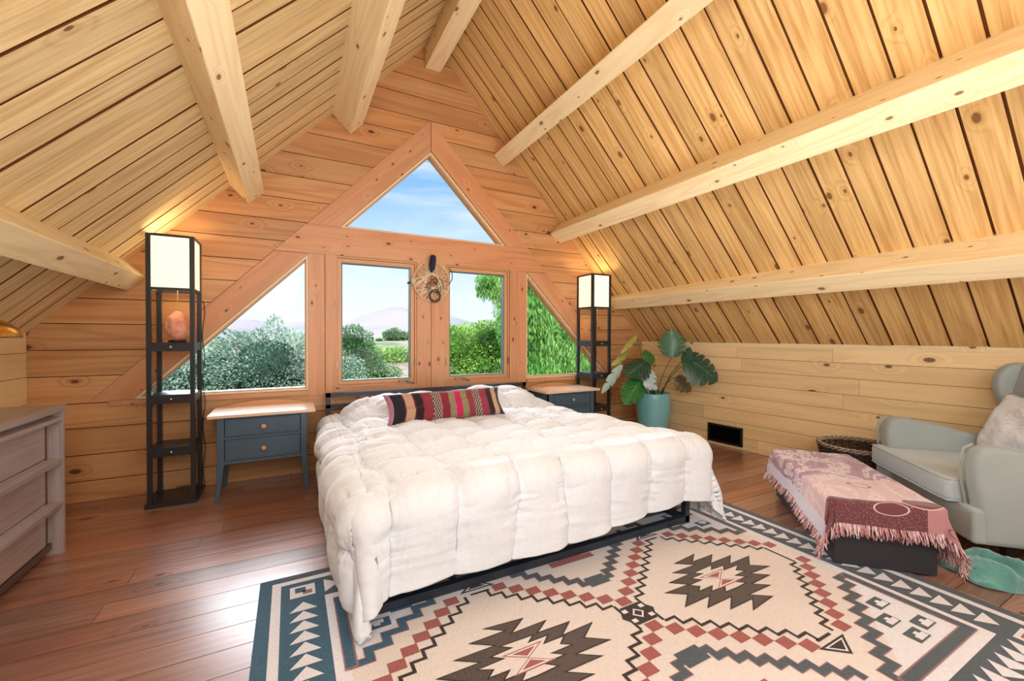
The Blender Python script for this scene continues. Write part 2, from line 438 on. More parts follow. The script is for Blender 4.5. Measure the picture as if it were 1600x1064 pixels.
# knee walls
def knee(name, side):
    mb = MB(); zs = [0, .13, .265, .40, .535, .665, .80, .93, 1.075] if side > 0 else [0, .15, .325, .51, .69, .87, 1.03, 1.19]
    for z0, z1 in zip(zs[:-1], zs[1:]):
        y = YW
        while y > YB:
            L = random.uniform(.8, 2.6) if side > 0 else 3; y1 = max(y - L, YB)
            if side > 0: P = [(XR(y), y - .0015, z0 + .0015), (XR(y1), y1, z0 + .0015), (XR(y1), y1, z1 - .0015), (XR(y), y - .0015, z1 - .0015)]; e = (.04, 0, 0)
            else: P = [(XL, y1, z0 + .0015), (XL, y - .0015, z0 + .0015), (XL, y - .0015, z1 - .0015), (XL, y1, z1 - .0015)]; e = (-.04, 0, 0)
            mb.prism(P, e, (0, 1, 0), back=False, side=1); y = y1
    o = mb.build(name, [M['knee'], M['gap']]); tag(o, 'pale pine knee wall on the ' + ('right' if side > 0 else 'left'), kind='structure')
    b = MB()
    if side > 0: b.prism([(XR(YW) + .035, YW, 0), (XR(YB) + .035, YB, 0), (XR(YB) + .035, YB, 1.06), (XR(YW) + .035, YW, 1.06)], (.04, 0, 0))
    else: b.prism([(XL - .035, YB, 0), (XL - .035, YW, 0), (XL - .035, YW, 1.18), (XL - .035, YB, 1.18)], (-.04, 0, 0))
    b.build('wall_backing', M['gap'], o)
knee('wall_right', 1); knee('wall_left', -1)
mb = MB()  # small cap trim on the right knee wall
mb.prism([(XR(YW) - .006, YW, 1.045), (XR(YB) - .006, YB, 1.045), (XR(YB) - .006, YB, 1.085), (XR(YW) - .006, YW, 1.085)], (.02, 0, 0), (0, 1, 0))
tag(mb.build('trim_16', M['beam']), 'thin pale trim on top of the right knee wall', kind='structure')
mb = MB(); z = 0
while z < RZ:
    z1 = z + .18
    lo = lambda q: max(XL - .03, RX - (RZ - q) / SL - .03); hi = lambda q: min(4.42, RX + (RZ - q) / .98 + .05)
    mb.prism([(hi(z), YB, z), (lo(z), YB, z), (lo(min(z1, RZ)), YB, min(z1, RZ) - .003), (hi(min(z1, RZ)), YB, min(z1, RZ) - .003)], (0, -.05, 0), (1, 0, 0)); z = z1
tag(mb.build('wall_front', M['knee']), 'rear gable wall behind the viewer', kind='structure')

# wall vent in the right knee wall
M['black'] = plain('black metal', srgb(22, 22, 24), .4, .5)
M['void'] = plain('dark duct', srgb(4, 4, 5), .9, .05)
vr = empty('wall_vent', (XR(2.82), 2.82, .12)); tag(vr, 'black rectangular air vent low on the right knee wall', 'vent')
def vq(m, y0, y1, z0, z1, x0, x1, **k):
    P = [(XR(y1) + x0, y1, z0), (XR(y0) + x0, y0, z0), (XR(y0) + x0, y0, z1), (XR(y1) + x0, y1, z1)]
    m.prism(P, (x1 - x0, 0, 0), (0, 1, 0), **k)
m = MB(); ya, yb_, za, zb = 2.63, 3.00, .030, .222
vq(m, ya, yb_, za, za + .022, -.014, .01); vq(m, ya, yb_, zb - .022, zb, -.014, .01); vq(m, ya, ya + .022, za, zb, -.014, .01); vq(m, yb_ - .022, yb_, za, zb, -.014, .01)
m.build('vent_frame', M['black'], vr)
m = MB(); vq(m, ya + .02, yb_ - .02, za + .02, zb - .02, -.004, .002); m.build('vent_duct', M['void'], vr)
m = MB(); m.tube([(XR(ya) - .02, ya + .006, .10), (XR(ya) - .03, ya - .006, .12)], .005); m.build('lever', M['black'], vr)

# ------------------------------------------------------------------ bed
M['bedmetal'] = plain('blue black powder coat', srgb(44, 52, 62), .4, .5)
M['mattress'] = fabric('mattress ticking', srgb(215, 212, 206))
bx0, bx1, by0, by1 = .262, 2.168, 1.75, 3.81
bed = empty('bed_frame', (1.215, 2.78, 0)); tag(bed, 'black metal platform bed frame with open rail headboard, under the white duvet', 'bed')
T = .035
def bar(name, *a): m = MB(); m.box(*a); return m.build(name, M['bedmetal'], bed, bevel=.002)
for x in (bx0, bx1 - T):
    bar('leg', x, x + T, by0, by0 + T, .012, .30); bar('headboard_post', x, x + T, by1 - T, by1, .0, .668)
    bar('leg', x, x + T, 2.75, 2.75 + T, .012, .30)
    bar('side_rail', x, x + T, by0, by1, .262, .30); bar('floor_rail', x, x + T, by0, by1, .012, .045)
bar('foot_rail', bx0, bx1, by0, by0 + T, .262, .30); bar('floor_rail', bx0, bx1, by0, by0 + T, .012, .050)
bar('headboard_rail', bx0, bx1, by1 - T, by1, .635, .668); bar('headboard_rail', bx0, bx1, by1 - T, by1, .545, .572)
bar('headboard_rail', bx0, bx1, by1 - T, by1, .30, .33)
m = MB()
for i in range(14):
    y = by0 + .08 + i * .142; m.box(bx0 + T, bx1 - T, y, y + .07, .282, .296)
m.build('slats', M['bedmetal'], bed)
mt = MB(); mt.box(bx0 + .02, bx1 - .02, by0 + .02, by1 - .06, .302, .47)
o = mt.build('mattress', M['mattress'], bevel=.04, seg=4); tag(o, 'thick mattress on the bed frame beneath the white duvet', 'mattress')

# duvet: draped sheet
def drape(ns, nt, W, L, oL, oR, oF, oB, top, drop_r=.07, flare=.10, ear=.0, hemfun=None, jitter=0.0):
    """cloth coordinates s,t ; returns arrays X,Y,Z in local frame with the box top at x 0..W, y 0..L"""
    s = np.linspace(-oL, W + oR, ns); t = np.linspace(-oF, L + oB, nt)
    S, TT = np.meshgrid(s, t, indexing='ij')
    return S, TT
W_, L_ = bx1 - bx0 - .02, 2.02
ox, oy = bx0 + .018, 1.735
ns, nt = 420, 400
S, Tt = np.meshgrid(np.linspace(-.50, W_ + .47, ns), np.linspace(-.43, L_, nt), indexing='ij')
dl = np.maximum(-S, 0) * .86; dr = np.maximum(S - W_, 0); df = np.maximum(-Tt, 0) * (1 - .16 * np.clip((S - .9) / 1.0, 0, 1))
dx = dl + dr
e = np.sqrt(dx ** 2 + df ** 2)
nx = np.where(e > 1e-6, (dr - dl) / np.maximum(e, 1e-6), 0); ny = np.where(e > 1e-6, -df / np.maximum(e, 1e-6), 0)
corner = np.minimum(dx, df)
R = .075
arc = np.clip(e / R, 0, PI / 2)
hor = R * np.sin(arc) + np.maximum(e - R * PI / 2, 0) * (.02 + .20 * np.clip(corner / .35, 0, 1))
ver = R * (1 - np.cos(arc)) + np.maximum(e - R * PI / 2, 0) * (.965 - .06 * np.clip(corner / .35, 0, 1))
# folds in the hanging cloth
hang = np.clip((e - .08) / .3, 0, 1)
run = np.where(df > dx, S, Tt)
hor += hang * .022 * vnoise(run * 4.2, e * 1.2, 5) + hang * .010 * vnoise(run * 11, e * 2, 6)
ang = np.arctan2(df, np.maximum(dx, 1e-6))
hor += np.clip(corner / .2, 0, 1) * .016 * np.sin(ang * 11) * hang
hor *= 1 - .45 * np.clip((Tt - 1.35) / .25, 0, 1)
Xc = ox + np.clip(S, 0, W_) + nx * hor * (1 - .62 * np.clip(corner / .2, 0, 1) * (S < 0)); Yc = oy + np.clip(Tt, 0, L_) + ny * hor
ztop = .497 + .030 * np.exp(-(np.clip(Tt, 0, 9) / .30) ** 2) + 0 * S
Xt = ox + np.clip(S, 0, W_); Yt = oy + np.clip(Tt, 0, L_)
for (px, py, a) in ((.82, 3.50, .135), (1.66, 3.50, .125)):
    ztop = ztop + a * np.exp(-((Xt - px) / .40) ** 4 - ((Yt - py) / .24) ** 2)
ztop = ztop + .02 * vnoise(S * 1.7, Tt * 1.7, 9)
edge_soft = np.minimum(np.minimum(np.clip(S, 0, W_), W_ - np.clip(S, 0, W_)), .25) / .25
ztop = ztop - .035 * (1 - edge_soft) ** 2
Zc = ztop - ver
# quilting
q = .272
Sw = S + .03 * vnoise(S * 1.9, Tt * 1.9, 1) + .012 * vnoise(S * 6, Tt * 6, 2); Tw = Tt + .04 * vnoise(S * 1.9 + 9, Tt * 1.9, 3) + .014 * vnoise(S * 6 + 5, Tt * 6, 4)
fs = np.abs(np.sin(PI * (Sw - .06) / q)); ft = np.abs(np.sin(PI * (Tw + .20) / q))
ft = ft + (1 - ft) * np.clip((-Tt + .02) / .06, 0, 1)
puff = (fs ** .5) * (ft ** .5)
cell = vnoise(np.floor((Sw - .06) / q) * 3.3 + .5, np.floor((np.maximum(Tw, .02) + .20) / q) * 5.7 + .5, 12)
amp = .054 * (1 + .35 * cell) * (1 - .35 * hang)
near = (1 - puff) * (1 - .5 * hang)
rdg = lambda a, b, sd: 1 - np.abs(vnoise(a, b, sd)) * 2
wr = (.005 * rdg(Sw * 21 + 3 * Tw, Tw * 5, 21) + .005 * rdg(Sw * 5 + 31, Tw * 21 + 3 * Sw, 22) + .0028 * rdg(Sw * 46 + 3, Tw * 13, 23) + .0028 * rdg(Sw * 13, Tw * 46, 24)) * (.35 + 2.6 * near ** 1.2) + .018 * vnoise(Sw * 3.6, Tw * 5, 31) * (1 - .6 * hang)
H = (amp * puff + wr * (1 - .55 * hang)) * (1 - .45 * np.clip(corner / .15, 0, 1))
P = np.stack([Xc, Yc, Zc], -1)
du = np.gradient(P, axis=0); dv = np.gradient(P, axis=1)
N = np.cross(du, dv); N /= np.maximum(np.linalg.norm(N, axis=-1, keepdims=True), 1e-9)
from_blur = N
P = P + N * H[..., None]
# hem and floor limits
P[..., 2] = np.maximum(P[..., 2], .018 + .012 * (1 + vnoise(S * 9, Tt * 9, 44)))
P[..., 1] = np.minimum(P[..., 1], by1 - .045)
m = MB(); m.grid(P.tolist(), UV=np.stack([S, Tt], -1).tolist())
k = NT('white cotton'); uv = k.uv()
w1 = k.noise(k.scale(uv, 1, 1), 38, 4, .6, 1.2)
k.bsdf(k.mix(k.ramp(w1, .35, .7), (.80, .83, .86, 1), (.76, .79, .82, 1)), .85, .2, k.bump(w1, .12, .010), sheen=.2)
M['cotton'] = k.mat
dv_ = m.build('duvet', M['cotton']); sol = dv_.modifiers.new('solid', 'SOLIDIFY'); sol.thickness = .012; sol.offset = -1
tag(dv_, 'puffy white quilted duvet draped over the bed', 'duvet')

# striped lumbar pillow
stripes = [(0, .03, (196, 130, 150)), (.03, .115, (40, 42, 50)), (.115, .125, (150, 50, 60)), (.125, .195, (198, 160, 132)), (.195, .205, (120, 30, 40)), (.205, .265, (44, 38, 42)), (.265, .275, (150, 50, 60)),
           (.275, .345, (150, 58, 68)), (.345, .42, (196, 170, 160)), (.42, .49, (140, 50, 58)), (.49, .545, (150, 135, 110)), (.545, .60, (205, 44, 96)), (.60, .655, (142, 140, 100)), (.655, .71, (152, 60, 70)),
           (.71, .775, (196, 168, 158)), (.775, .845, (156, 62, 78)), (.845, .895, (60, 44, 38)), (.895, .945, (198, 164, 140)), (.945, 1.0, (70, 48, 52))]
k = NT('woven stripes'); uv = k.uv(); sx = k.n('ShaderNodeSeparateXYZ'); k.l(uv, sx.inputs[0])
cr = k.n('ShaderNodeValToRGB'); cr.color_ramp.interpolation = 'CONSTANT'; k.l(sx.outputs[0], cr.inputs[0])
el = cr.color_ramp.elements
for i, (a, b, c) in enumerate(stripes):
    if i == 0: el[0].position = 0; el[0].color = srgb(*c)
    elif i == 1: el[1].position = a; el[1].color = srgb(*c)
    else: x = el.new(a); x.color = srgb(*c)
ck = k.n('ShaderNodeTexChecker'); k.l(k.scale(uv, 1, .16), ck.inputs[0]); ck.inputs['Scale'].default_value = 92
band = k.math('ADD', k.math('COMPARE', sx.outputs[0], .3825, .036), k.math('COMPARE', sx.outputs[0], .7425, .031), clamp=True)
cc = k.mix(k.math('MULTIPLY', band, ck.outputs[1]), cr.outputs[0], srgb(30, 26, 30))
wv = k.noise(k.scale(uv, 220, 70), 1, 2)
k.bsdf(k.mix(k.math('MULTIPLY', wv, .3), cc, srgb(60, 30, 30), 'MULTIPLY'), .9, .15, k.bump(wv, .4, .003), sheen=.2)
M['stripe'] = k.mat
def cushion(name, mat, c, w, h, th, rot, parent=None, nu=40, nv=24, pinch=.06, wr=.006, seed=3):
    """pillow in local x(width) z(height) y(thickness), transformed by rot Matrix"""
    m = MB()
    for sg in (1, -1):
        rows_ = []; UV = []
        for i in range(nu + 1):
            u = i / nu * 2 - 1; r_ = []; q_ = []
            for j in range(nv + 1):
                v = j / nv * 2 - 1
                b = max(0, (1 - abs(u) ** 6)) ** .5 * max(0, (1 - abs(v) ** 3)) ** .55
                x = u * w / 2 * (1 - pinch * (1 - v * v)); z_ = v * h / 2 * (1 - pinch * (1 - u * u))
                nn = float(vnoise(np.array(u * 3.1 + seed), np.array(v * 3.3), seed)) * wr * 2 * b
                y_ = sg * (th / 2 * b + nn)
                r_.append(rot @ V(x, y_, z_) + V(*c)); q_.append(((u + 1) / 2, (v + 1) / 2))
            rows_.append(r_); UV.append(q_)
        if sg > 0: rows_ = rows_[::-1]; UV = UV[::-1]
        m.grid(rows_, UV=UV)
    o = m.build(name, mat, parent); o.modifiers.new('w', 'WELD').merge_threshold = .001
    return o
lp = cushion('lumbar_pillow', M['stripe'], (1.045, 3.00, .628), .93, .235, .14, Matrix.Rotation(math.radians(2), 3, 'Z') @ Matrix.Rotation(math.radians(-30), 3, 'X') @ Matrix.Rotation(math.radians(-.5), 3, 'Y'))
tag(lp, 'long lumbar pillow in woven red, pink, black and tan stripes on the duvet', 'pillow')

# ------------------------------------------------------------------ nightstands
M['navy'] = plain('slate blue paint', srgb(74, 96, 112), .38, .5, var=.1, nsc=5)
M['pinktop'] = wood('birch top', srgb(238, 206, 176), srgb(222, 180, 146), srgb(150, 100, 70), tonevar=.05, ring=.2, grain=.2, knots=0, rough=.22, spec=.5, bump=.05, coat=.3, coatr=.1)
M['knobwood'] = plain('turned wood knob', srgb(214, 170, 130), .4, .4)
M['knobgrey'] = plain('glazed knob', srgb(170, 160, 150), .2, .6)
def nightstand(lab, X0):
    r = empty('nightstand', (X0 + .33, 3.64, 0)); tag(r, lab, 'nightstand')
    a = X0; 
    m = MB(); m.box(a, a + .66, 3.43, 3.865, .583, .603, (1, 0, 0)); m.build('top', M['pinktop'], r, bevel=.004)
    m = MB()  # arched gallery rail at the back
    n = 16; top = [(a + .06 + i / n * .54, .604 + .034 * math.sin(PI * i / n) ** .6) for i in range(n + 1)]
    m.prism([(x, 3.845, z) for x, z in [(a + .06, .601), (a + .60, .601)] + top[::-1]], (0, .016, 0)); m.build('back_rail', M['sash'], r)
    c0, c1 = a + .05, a + .605
    m = MB()
    m.box(c0, c0 + .015, 3.475, 3.85, .27, .583); m.box(c1 - .015, c1, 3.475, 3.85, .27, .583); m.box(c0, c1, 3.835, 3.85, .27, .583)
    m.box(c0, c1, 3.475, 3.85, .262, .275); m.box(c0 + .03, c1 - .03, 3.468, 3.50, .255, .276); m.box(c0 + .03, c1 - .03, 3.468, 3.50, .425, .443); m.box(c0 + .03, c1 - .03, 3.468, 3.50, .567, .583)
    m.build('body', M['navy'], r, bevel=.002)
    for x, y, sx in ((c0, 3.462, -1), (c1, 3.462, 1), (c0, 3.855, -1), (c1, 3.855, 1)):
        m = MB(); w = .042; s_ = 1 if y < 3.6 else -1
        xi = x - sx * w; yo = y; yi = y + s_ * w
        top_ = [(x, yo, .583), (xi, yo, .583), (xi, yi, .583), (x, yi, .583)]
        mid_ = [(x, yo, .27), (xi, yo, .27), (xi, yi, .27), (x, yi, .27)]
        xb = x + sx * .012; bt = [(xb, yo - s_ * .004, .0), (xb - sx * .024, yo - s_ * .004, .0), (xb - sx * .024, yo + s_ * .02, .0), (xb, yo + s_ * .02, .0)]
        m.grid([top_, mid_, bt], closed_v=True, smooth=False, cap=True, udir=(0, 0, 1)); m.build('leg', M['navy'], r, bevel=.002)
    for z0, z1 in ((.446, .564), (.279, .422)):
        m = MB(); m.box(c0 + .046, c1 - .046, 3.468, 3.79, z0, z1)
        d = m.build('drawer', M['navy'], r, bevel=.004)
        m = MB(); m.box(c0 + .058, c1 - .058, 3.462, 3.469, z0 + .010, z1 - .010); m.build('drawer_panel', M['navy'], d, bevel=.003)
        m = MB(); zc = (z0 + z1) / 2
        P_ = [(.0, .034), (.014, .033), (.0175, .026), (.016, .018), (.007, .014), (.007, .0)]
        rows_ = [[((c0 + c1) / 2 + rr_ * math.cos(2 * PI * k_ / 16), 3.462 - h_, zc + rr_ * math.sin(2 * PI * k_ / 16)) for k_ in range(16)] for rr_, h_ in P_]
        m.grid(rows_, closed_v=True); m.build('knob', M['knobwood'] if X0 < 0 else M['knobgrey'], d)
    return r
nightstand('slate blue two-drawer nightstand with pale wood top, left of the bed beside the tall lamp', -.494)
nightstand('slate blue two-drawer nightstand with pale wood top, right of the bed, mostly behind the duvet', 2.205)

# ------------------------------------------------------------------ shelf lamps
M['lampblk'] = plain('black lamp wood', srgb(38, 40, 44), .35, .5, nsc=8)
k = NT('rice paper shade'); o_ = k.obj(); nn = k.noise(k.scale(o_, 6, 6, 60), 1, 2)
k.bsdf(srgb(250, 236, 205), .9, .1, emis=k.mix(nn, srgb(255, 232, 190), srgb(255, 244, 218)), es=.85)
M['shade'] = k.mat
M['chrome'] = plain('small chrome', srgb(215, 215, 215), .2, .6, metal=.9)
M['cord'] = plain('black cord', srgb(20, 20, 20), .5, .4)
def shelf_lamp():
    r = empty('floor_lamp', (-.705, 3.695, 0))
    x0, x1, y0, y1 = -.836, -.578, 3.555, 3.830; p = .026
    m = MB(); m.box(x0 - .012, x1 + .012, y0 - .012, y1 + .012, .0, .030); m.build('base', M['lampblk'], r, bevel=.003)
    for x in (x0, x1 - p):
        for y in (y0, y1 - p):
            m = MB(); m.box(x, x + p, y, y + p, .03, 1.822, (0, 0, 1)); m.build('post', M['lampblk'], r, bevel=.0015)
    for z0, z1 in ((1.040, 1.098), (.690, .748), (.333, .392)):
        m = MB(); m.box(x0 + .004, x1 - .004, y0 + .004, y1 - .004, z1 - .008, z1); m.box(x0 + .004, x0 + .012, y0 + .02, y1 - .02, z0, z1 - .008); m.box(x1 - .012, x1 - .004, y0 + .02, y1 - .02, z0, z1 - .008)
        m.box(x0 + .01, x1 - .01, y1 - .018, y1 - .01, z0, z1 - .008)
        sh = m.build('shelf', M['lampblk'], r)
        m = MB(); m.box(x0 + p, x1 - p, y0 + .004, y1 - .03, z0, z1 - .009); d = m.build('drawer', M['lampblk'], sh)
        m = MB(); m.lathe([(0, .014), (.007, .013), (.009, .007), (.004, .0)], n=12)
        Mx = Matrix.Translation(((x0 + x1) / 2, y0 + .003, (z0 + z1) / 2)) @ Matrix.Rotation(PI / 2, 4, 'X')
        m.v = [tuple(Mx @ V(*v)) for v in m.v]; m.build('knob', M['chrome'], sh)
    for z in (1.452, 1.808):
        m = MB(); h = .016
        m.box(x0 + p, x1 - p, y0, y0 + .012, z, z + h); m.box(x0 + p, x1 - p, y1 - .012, y1, z, z + h); m.box(x0, x0 + .012, y0 + p, y1 - p, z, z + h); m.box(x1 - .012, x1, y0 + p, y1 - p, z, z + h)
        m.build('shade_rail', M['lampblk'], r)
    m = MB(); i = .008
    m.box(x0 + i + .014, x1 - i - .014, y0 + i, y0 + i + .002, 1.46, 1.812); m.box(x0 + i + .014, x1 - i - .014, y1 - i - .002, y1 - i, 1.46, 1.812)
    m.box(x0 + i, x0 + i + .002, y0 + i + .014, y1 - i - .014, 1.46, 1.812); m.box(x1 - i - .002, x1 - i, y0 + i + .014, y1 - i - .014, 1.46, 1.812)
    m.build('lamp_shade', M['shade'], r)
    m = MB(); m.box(x0 + p, x1 - p, (y0 + y1) / 2 - .012, (y0 + y1) / 2 + .012, 1.458, 1.47); m.lathe([(.02, 0), (.02, .06)], ((x0 + x1) / 2, (y0 + y1) / 2, 1.47), 12)
    m.build('bulb_holder', M['lampblk'], r)
    m = MB(); m.lathe([(.0, 0), (.015, .0), (.03, .05), (.025, .09), (.0, .11)], ((x0 + x1) / 2, (y0 + y1) / 2, 1.53), 16); m.build('bulb', M['bulb'], r)
    cx = (x0 + x1) / 2 + .02
    m = MB(); m.tube([(cx, y0 + .10, 1.46), (cx, y0 + .10, 1.345)], .0016, 5); m.lathe([(0, 0), (.005, .003), (.003, .012), (0, .014)], (cx, y0 + .10, 1.333), 8)
    m.build('pull_chain', M['chain'], r)
    pts = [(x1 - .01, y1 + .006, 1.40)]
    for i in range(30):
        z = 1.40 - i * .048; pts.append((x1 + .010 + .008 * math.sin(i * .9), y1 - .005 + .004 * math.sin(i * 1.7), max(z, .02)))
    pts += [(x1 - .05, y1 + .015, .04), (x0 + .10, y1 + .02, .035)]
    m = MB(); m.tube(pts, .0028, 6)
    m.build('power_cord', M['cord'], r)
    return r
k = NT('bulb glow'); em = k.n('ShaderNodeEmission'); em.inputs[0].default_value = srgb(255, 225, 170); em.inputs[1].default_value = 6; k.l(em.outputs[0], k.out.inputs[0]); M['bulb'] = k.mat
M['chain'] = plain('cream chain', srgb(225, 200, 150), .4, .4)
la = shelf_lamp(); tag(la, 'tall black shelf lamp with glowing shade, holding the pink salt rock', 'floor lamp')
lb = copy_tree(la); lb.location = (2.990, 3.695, 0); tag(lb, 'tall black shelf lamp with glowing shade in the right corner behind the potted plant', 'floor lamp')

def point(name, loc, e, c, size=.05):
    d = bpy.data.lights.new(name, 'POINT'); d.energy = e; d.color = c; d.shadow_soft_size = size
    o = bpy.data.objects.new(name, d); o.location = loc; link(o); return o
point('lamp_light', (-.705, 3.69, 1.70), 2.6, (1, .84, .60)); point('lamp_light', (2.990, 3.69, 1.70), 2.6, (1, .84, .60))

# salt rock
bm = bmesh.new(); bmesh.ops.create_icosphere(bm, subdivisions=4, radius=1)
for v in bm.verts:
    p = v.co.copy(); n = float(vnoise(np.array(p.x * 1.6 + 5), np.array(p.y * 1.6 + p.z * 1.9), 8)) * .12 + float(vnoise(np.array(p.x * 4 + 5), np.array(p.y * 4 + p.z * 5), 18)) * .04
    w = 1 - .28 * max(0, p.z) ** 1.5
    v.co = Vector((p.x * .072 * (1 + n) * w, p.y * .062 * (1 + n) * w, p.z * .103 * (1 + n * .5)))
me = bpy.data.meshes.new('rock'); bm.to_mesh(me); bm.free()
k = NT('pink salt'); n_ = k.noise(k.obj(), 18, 4); k.bsdf(k.mix(k.ramp(n_, .35, .65), srgb(232, 168, 140), srgb(206, 128, 106)), .55, .4, k.bump(n_, .5, .01), emis=srgb(230, 130, 90), es=.10)
me.materials.append(k.mat)
sr = empty('salt_lamp', (-.692, 3.67, 1.099)); tag(sr, 'rough pink salt rock lamp on the upper shelf of the left lamp', 'salt lamp')
o = bpy.data.objects.new('rock', me); link(o, sr); o.location = (0, 0, .118)
m = MB(); m.lathe([(0, 0), (.05, 0), (.052, .018), (0, .018)], (-.692, 3.67, 1.099), 20); m.build('base', M['cordwood'] if 'cordwood' in M else plain('dark wooden foot', srgb(70, 40, 28), .5), sr)

# ------------------------------------------------------------------ dresser + brass lamp
M['dresser'] = wood('grey washed oak', srgb(184, 168, 164), srgb(150, 132, 126), srgb(90, 70, 62), tonevar=.08, ring=.15, grain=.55, knots=0, rough=.33, spec=.5, bump=.12, coat=.2, coatr=.2, freq=60)
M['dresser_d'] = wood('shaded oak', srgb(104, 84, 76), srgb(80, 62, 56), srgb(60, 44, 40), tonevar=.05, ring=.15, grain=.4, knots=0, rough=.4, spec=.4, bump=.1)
dr = empty('dresser', (-1.28, 2.15, 0)); tag(dr, 'grey-brown oak dresser with three wide handleless drawers along the left wall', 'dresser')
y0, y1, xf, xb = 1.30, 3.065, -1.055, -1.505
m = MB(); m.box(xb, xf + .004, y0, y1 + .004, .752, .782, (0, 1, 0)); m.build('top', M['dresser'], dr, bevel=.002)
for ya in (y1 - .022, y0):
    m = MB(); m.box(xb, xf, ya, ya + .022, 0, .752, (0, 0, 1)); m.build('side_panel', M['dresser'], dr, bevel=.002)
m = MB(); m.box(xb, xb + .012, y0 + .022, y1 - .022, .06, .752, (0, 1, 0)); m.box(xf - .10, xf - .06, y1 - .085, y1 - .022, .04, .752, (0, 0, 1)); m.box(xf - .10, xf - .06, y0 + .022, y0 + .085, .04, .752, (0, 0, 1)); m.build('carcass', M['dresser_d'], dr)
for zt, zbm in ((.735, .518), (.512, .291), (.285, .075)):
    m = MB(); m.box(xf - .30, xf - .045, y0 + .05, y1 - .085, zbm, zt, (0, 1, 0)); d = m.build('drawer', M['dresser'], dr, bevel=.002)
    m = MB(); m.prism([(xf - .045, y0 + .024, zt), (xf - .045, y1 - .024, zt), (xf - .045, y1 - .024, zt - .012), (xf - .045, y0 + .024, zt - .012)], (.0, 0, 0), back=False)
    m = MB(); m.prism([(xf - .05, y0 + .023, zt - .004), (xf - .002, y0 + .023, zt - .014), (xf - .002, y0 + .023, zt - .034), (xf - .05, y0 + .023, zt - .040)], (0, y1 - y0 - .046, 0), (0, 1, 0)); m.build('drawer_lip', M['dresser'], d, bevel=.002)
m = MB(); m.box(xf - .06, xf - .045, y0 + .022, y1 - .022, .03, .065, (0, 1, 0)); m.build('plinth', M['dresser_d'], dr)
M['brass'] = plain('polished brass', srgb(225, 180, 90), .22, .6, metal=1, var=.05)
bl = empty('table_lamp', (-1.265, 2.70, .782)); tag(bl, 'brass dome lamp on the dresser, cut by the left edge of the photo', 'table lamp')
m = MB(); m.lathe([(0, 0), (.08, 0), (.08, .012), (.02, .02), (.012, .03)], (-1.265, 2.70, .782), 24); m.build('base', M['brass'], bl)
m = MB(); m.tube([(-1.265, 2.70, .80), (-1.265, 2.70, 1.22)], .008, 10); m.build('pole', M['brass'], bl)
m = MB(); m.lathe([(.190 * math.cos(a), .105 * math.sin(a)) for a in np.linspace(0, PI / 2 - .02, 14)], (-1.265, 2.70, 1.136), 40); o = m.build('lamp_shade', M['brass'], bl); s_ = o.modifiers.new('s', 'SOLIDIFY'); s_.thickness = .003

# ------------------------------------------------------------------ rug
RC = (1.262, 1.265); HW, HH = 1.385, .965
def rugmat(name, c, var=.18):
    k = NT(name); uv = k.obj()
    n = k.noise(k.scale(uv, 260, 60), 1, 2); n2 = k.noise(uv, 3, 3)
    c2 = tuple(x * (1 - var) for x in c[:3]) + (1,)
    k.bsdf(k.mix(k.ramp(n, .3, .7), k.mix(k.ramp(n2, .3, .7), c, c2), tuple(min(1, x * 1.12 + .01) for x in c[:3]) + (1,)), .95, .1, k.bump(n, .4, .002), sheen=.15)
    return k.mat
rm = [rugmat('rug cream', srgb(222, 210, 202), .05), rugmat('rug slate', srgb(84, 92, 98), .22), rugmat('rug charcoal', srgb(92, 80, 74), .3), rugmat('rug dark line', srgb(62, 52, 48), .1),
      rugmat('rug brick', srgb(164, 96, 90), .2), rugmat('rug white', srgb(224, 220, 222), .05), rugmat('rug daylight blue', srgb(64, 96, 116), .2), rugmat('rug mauve', srgb(150, 110, 116), .1)]  # the blue carries window daylight on the left side, put into the colour
CR, SLT, CH, DK, BR, WH, DAYBL, MV = range(8)
m = MB(); lay = [0]
def rp(pts, mi, z):
    a = sum(pts[i - 1][0] * pts[i][1] - pts[i][0] * pts[i - 1][1] for i in range(len(pts)))
    if a < 0: pts = pts[::-1]
    m.face([(RC[0] + u, RC[1] + v, .0095 + z * .0004) for u, v in pts], mi=mi)
def rr_(u0, u1, v0, v1, mi, z): rp([(u0, v0), (u1, v0), (u1, v1), (u0, v1)], mi, z)
m.box(RC[0] - HW, RC[0] + HW, RC[1] - HH, RC[1] + HH, .001, .0095, mi=SLT)
rr_(-HW, -HW + .09, -HH, HH, DAYBL, .5)
rr_(-HW + .05, HW - .05, -HH + .045, HH - .045, WH, 1); rr_(-HW + .085, HW - .085, -HH + .078, HH - .078, SLT, 2)
rr_(-HW + .085, -HW + .255, -HH + .078, HH - .078, DAYBL, 3)
rr_(-HW + .255, HW - .255, -HH + .235, HH - .235, WH, 4); rr_(-HW + .305, HW - .305, -HH + .280, HH - .280, CR, 5)
bu, bv = HW - .17, HH - .157       # band centre lines
bw = .052
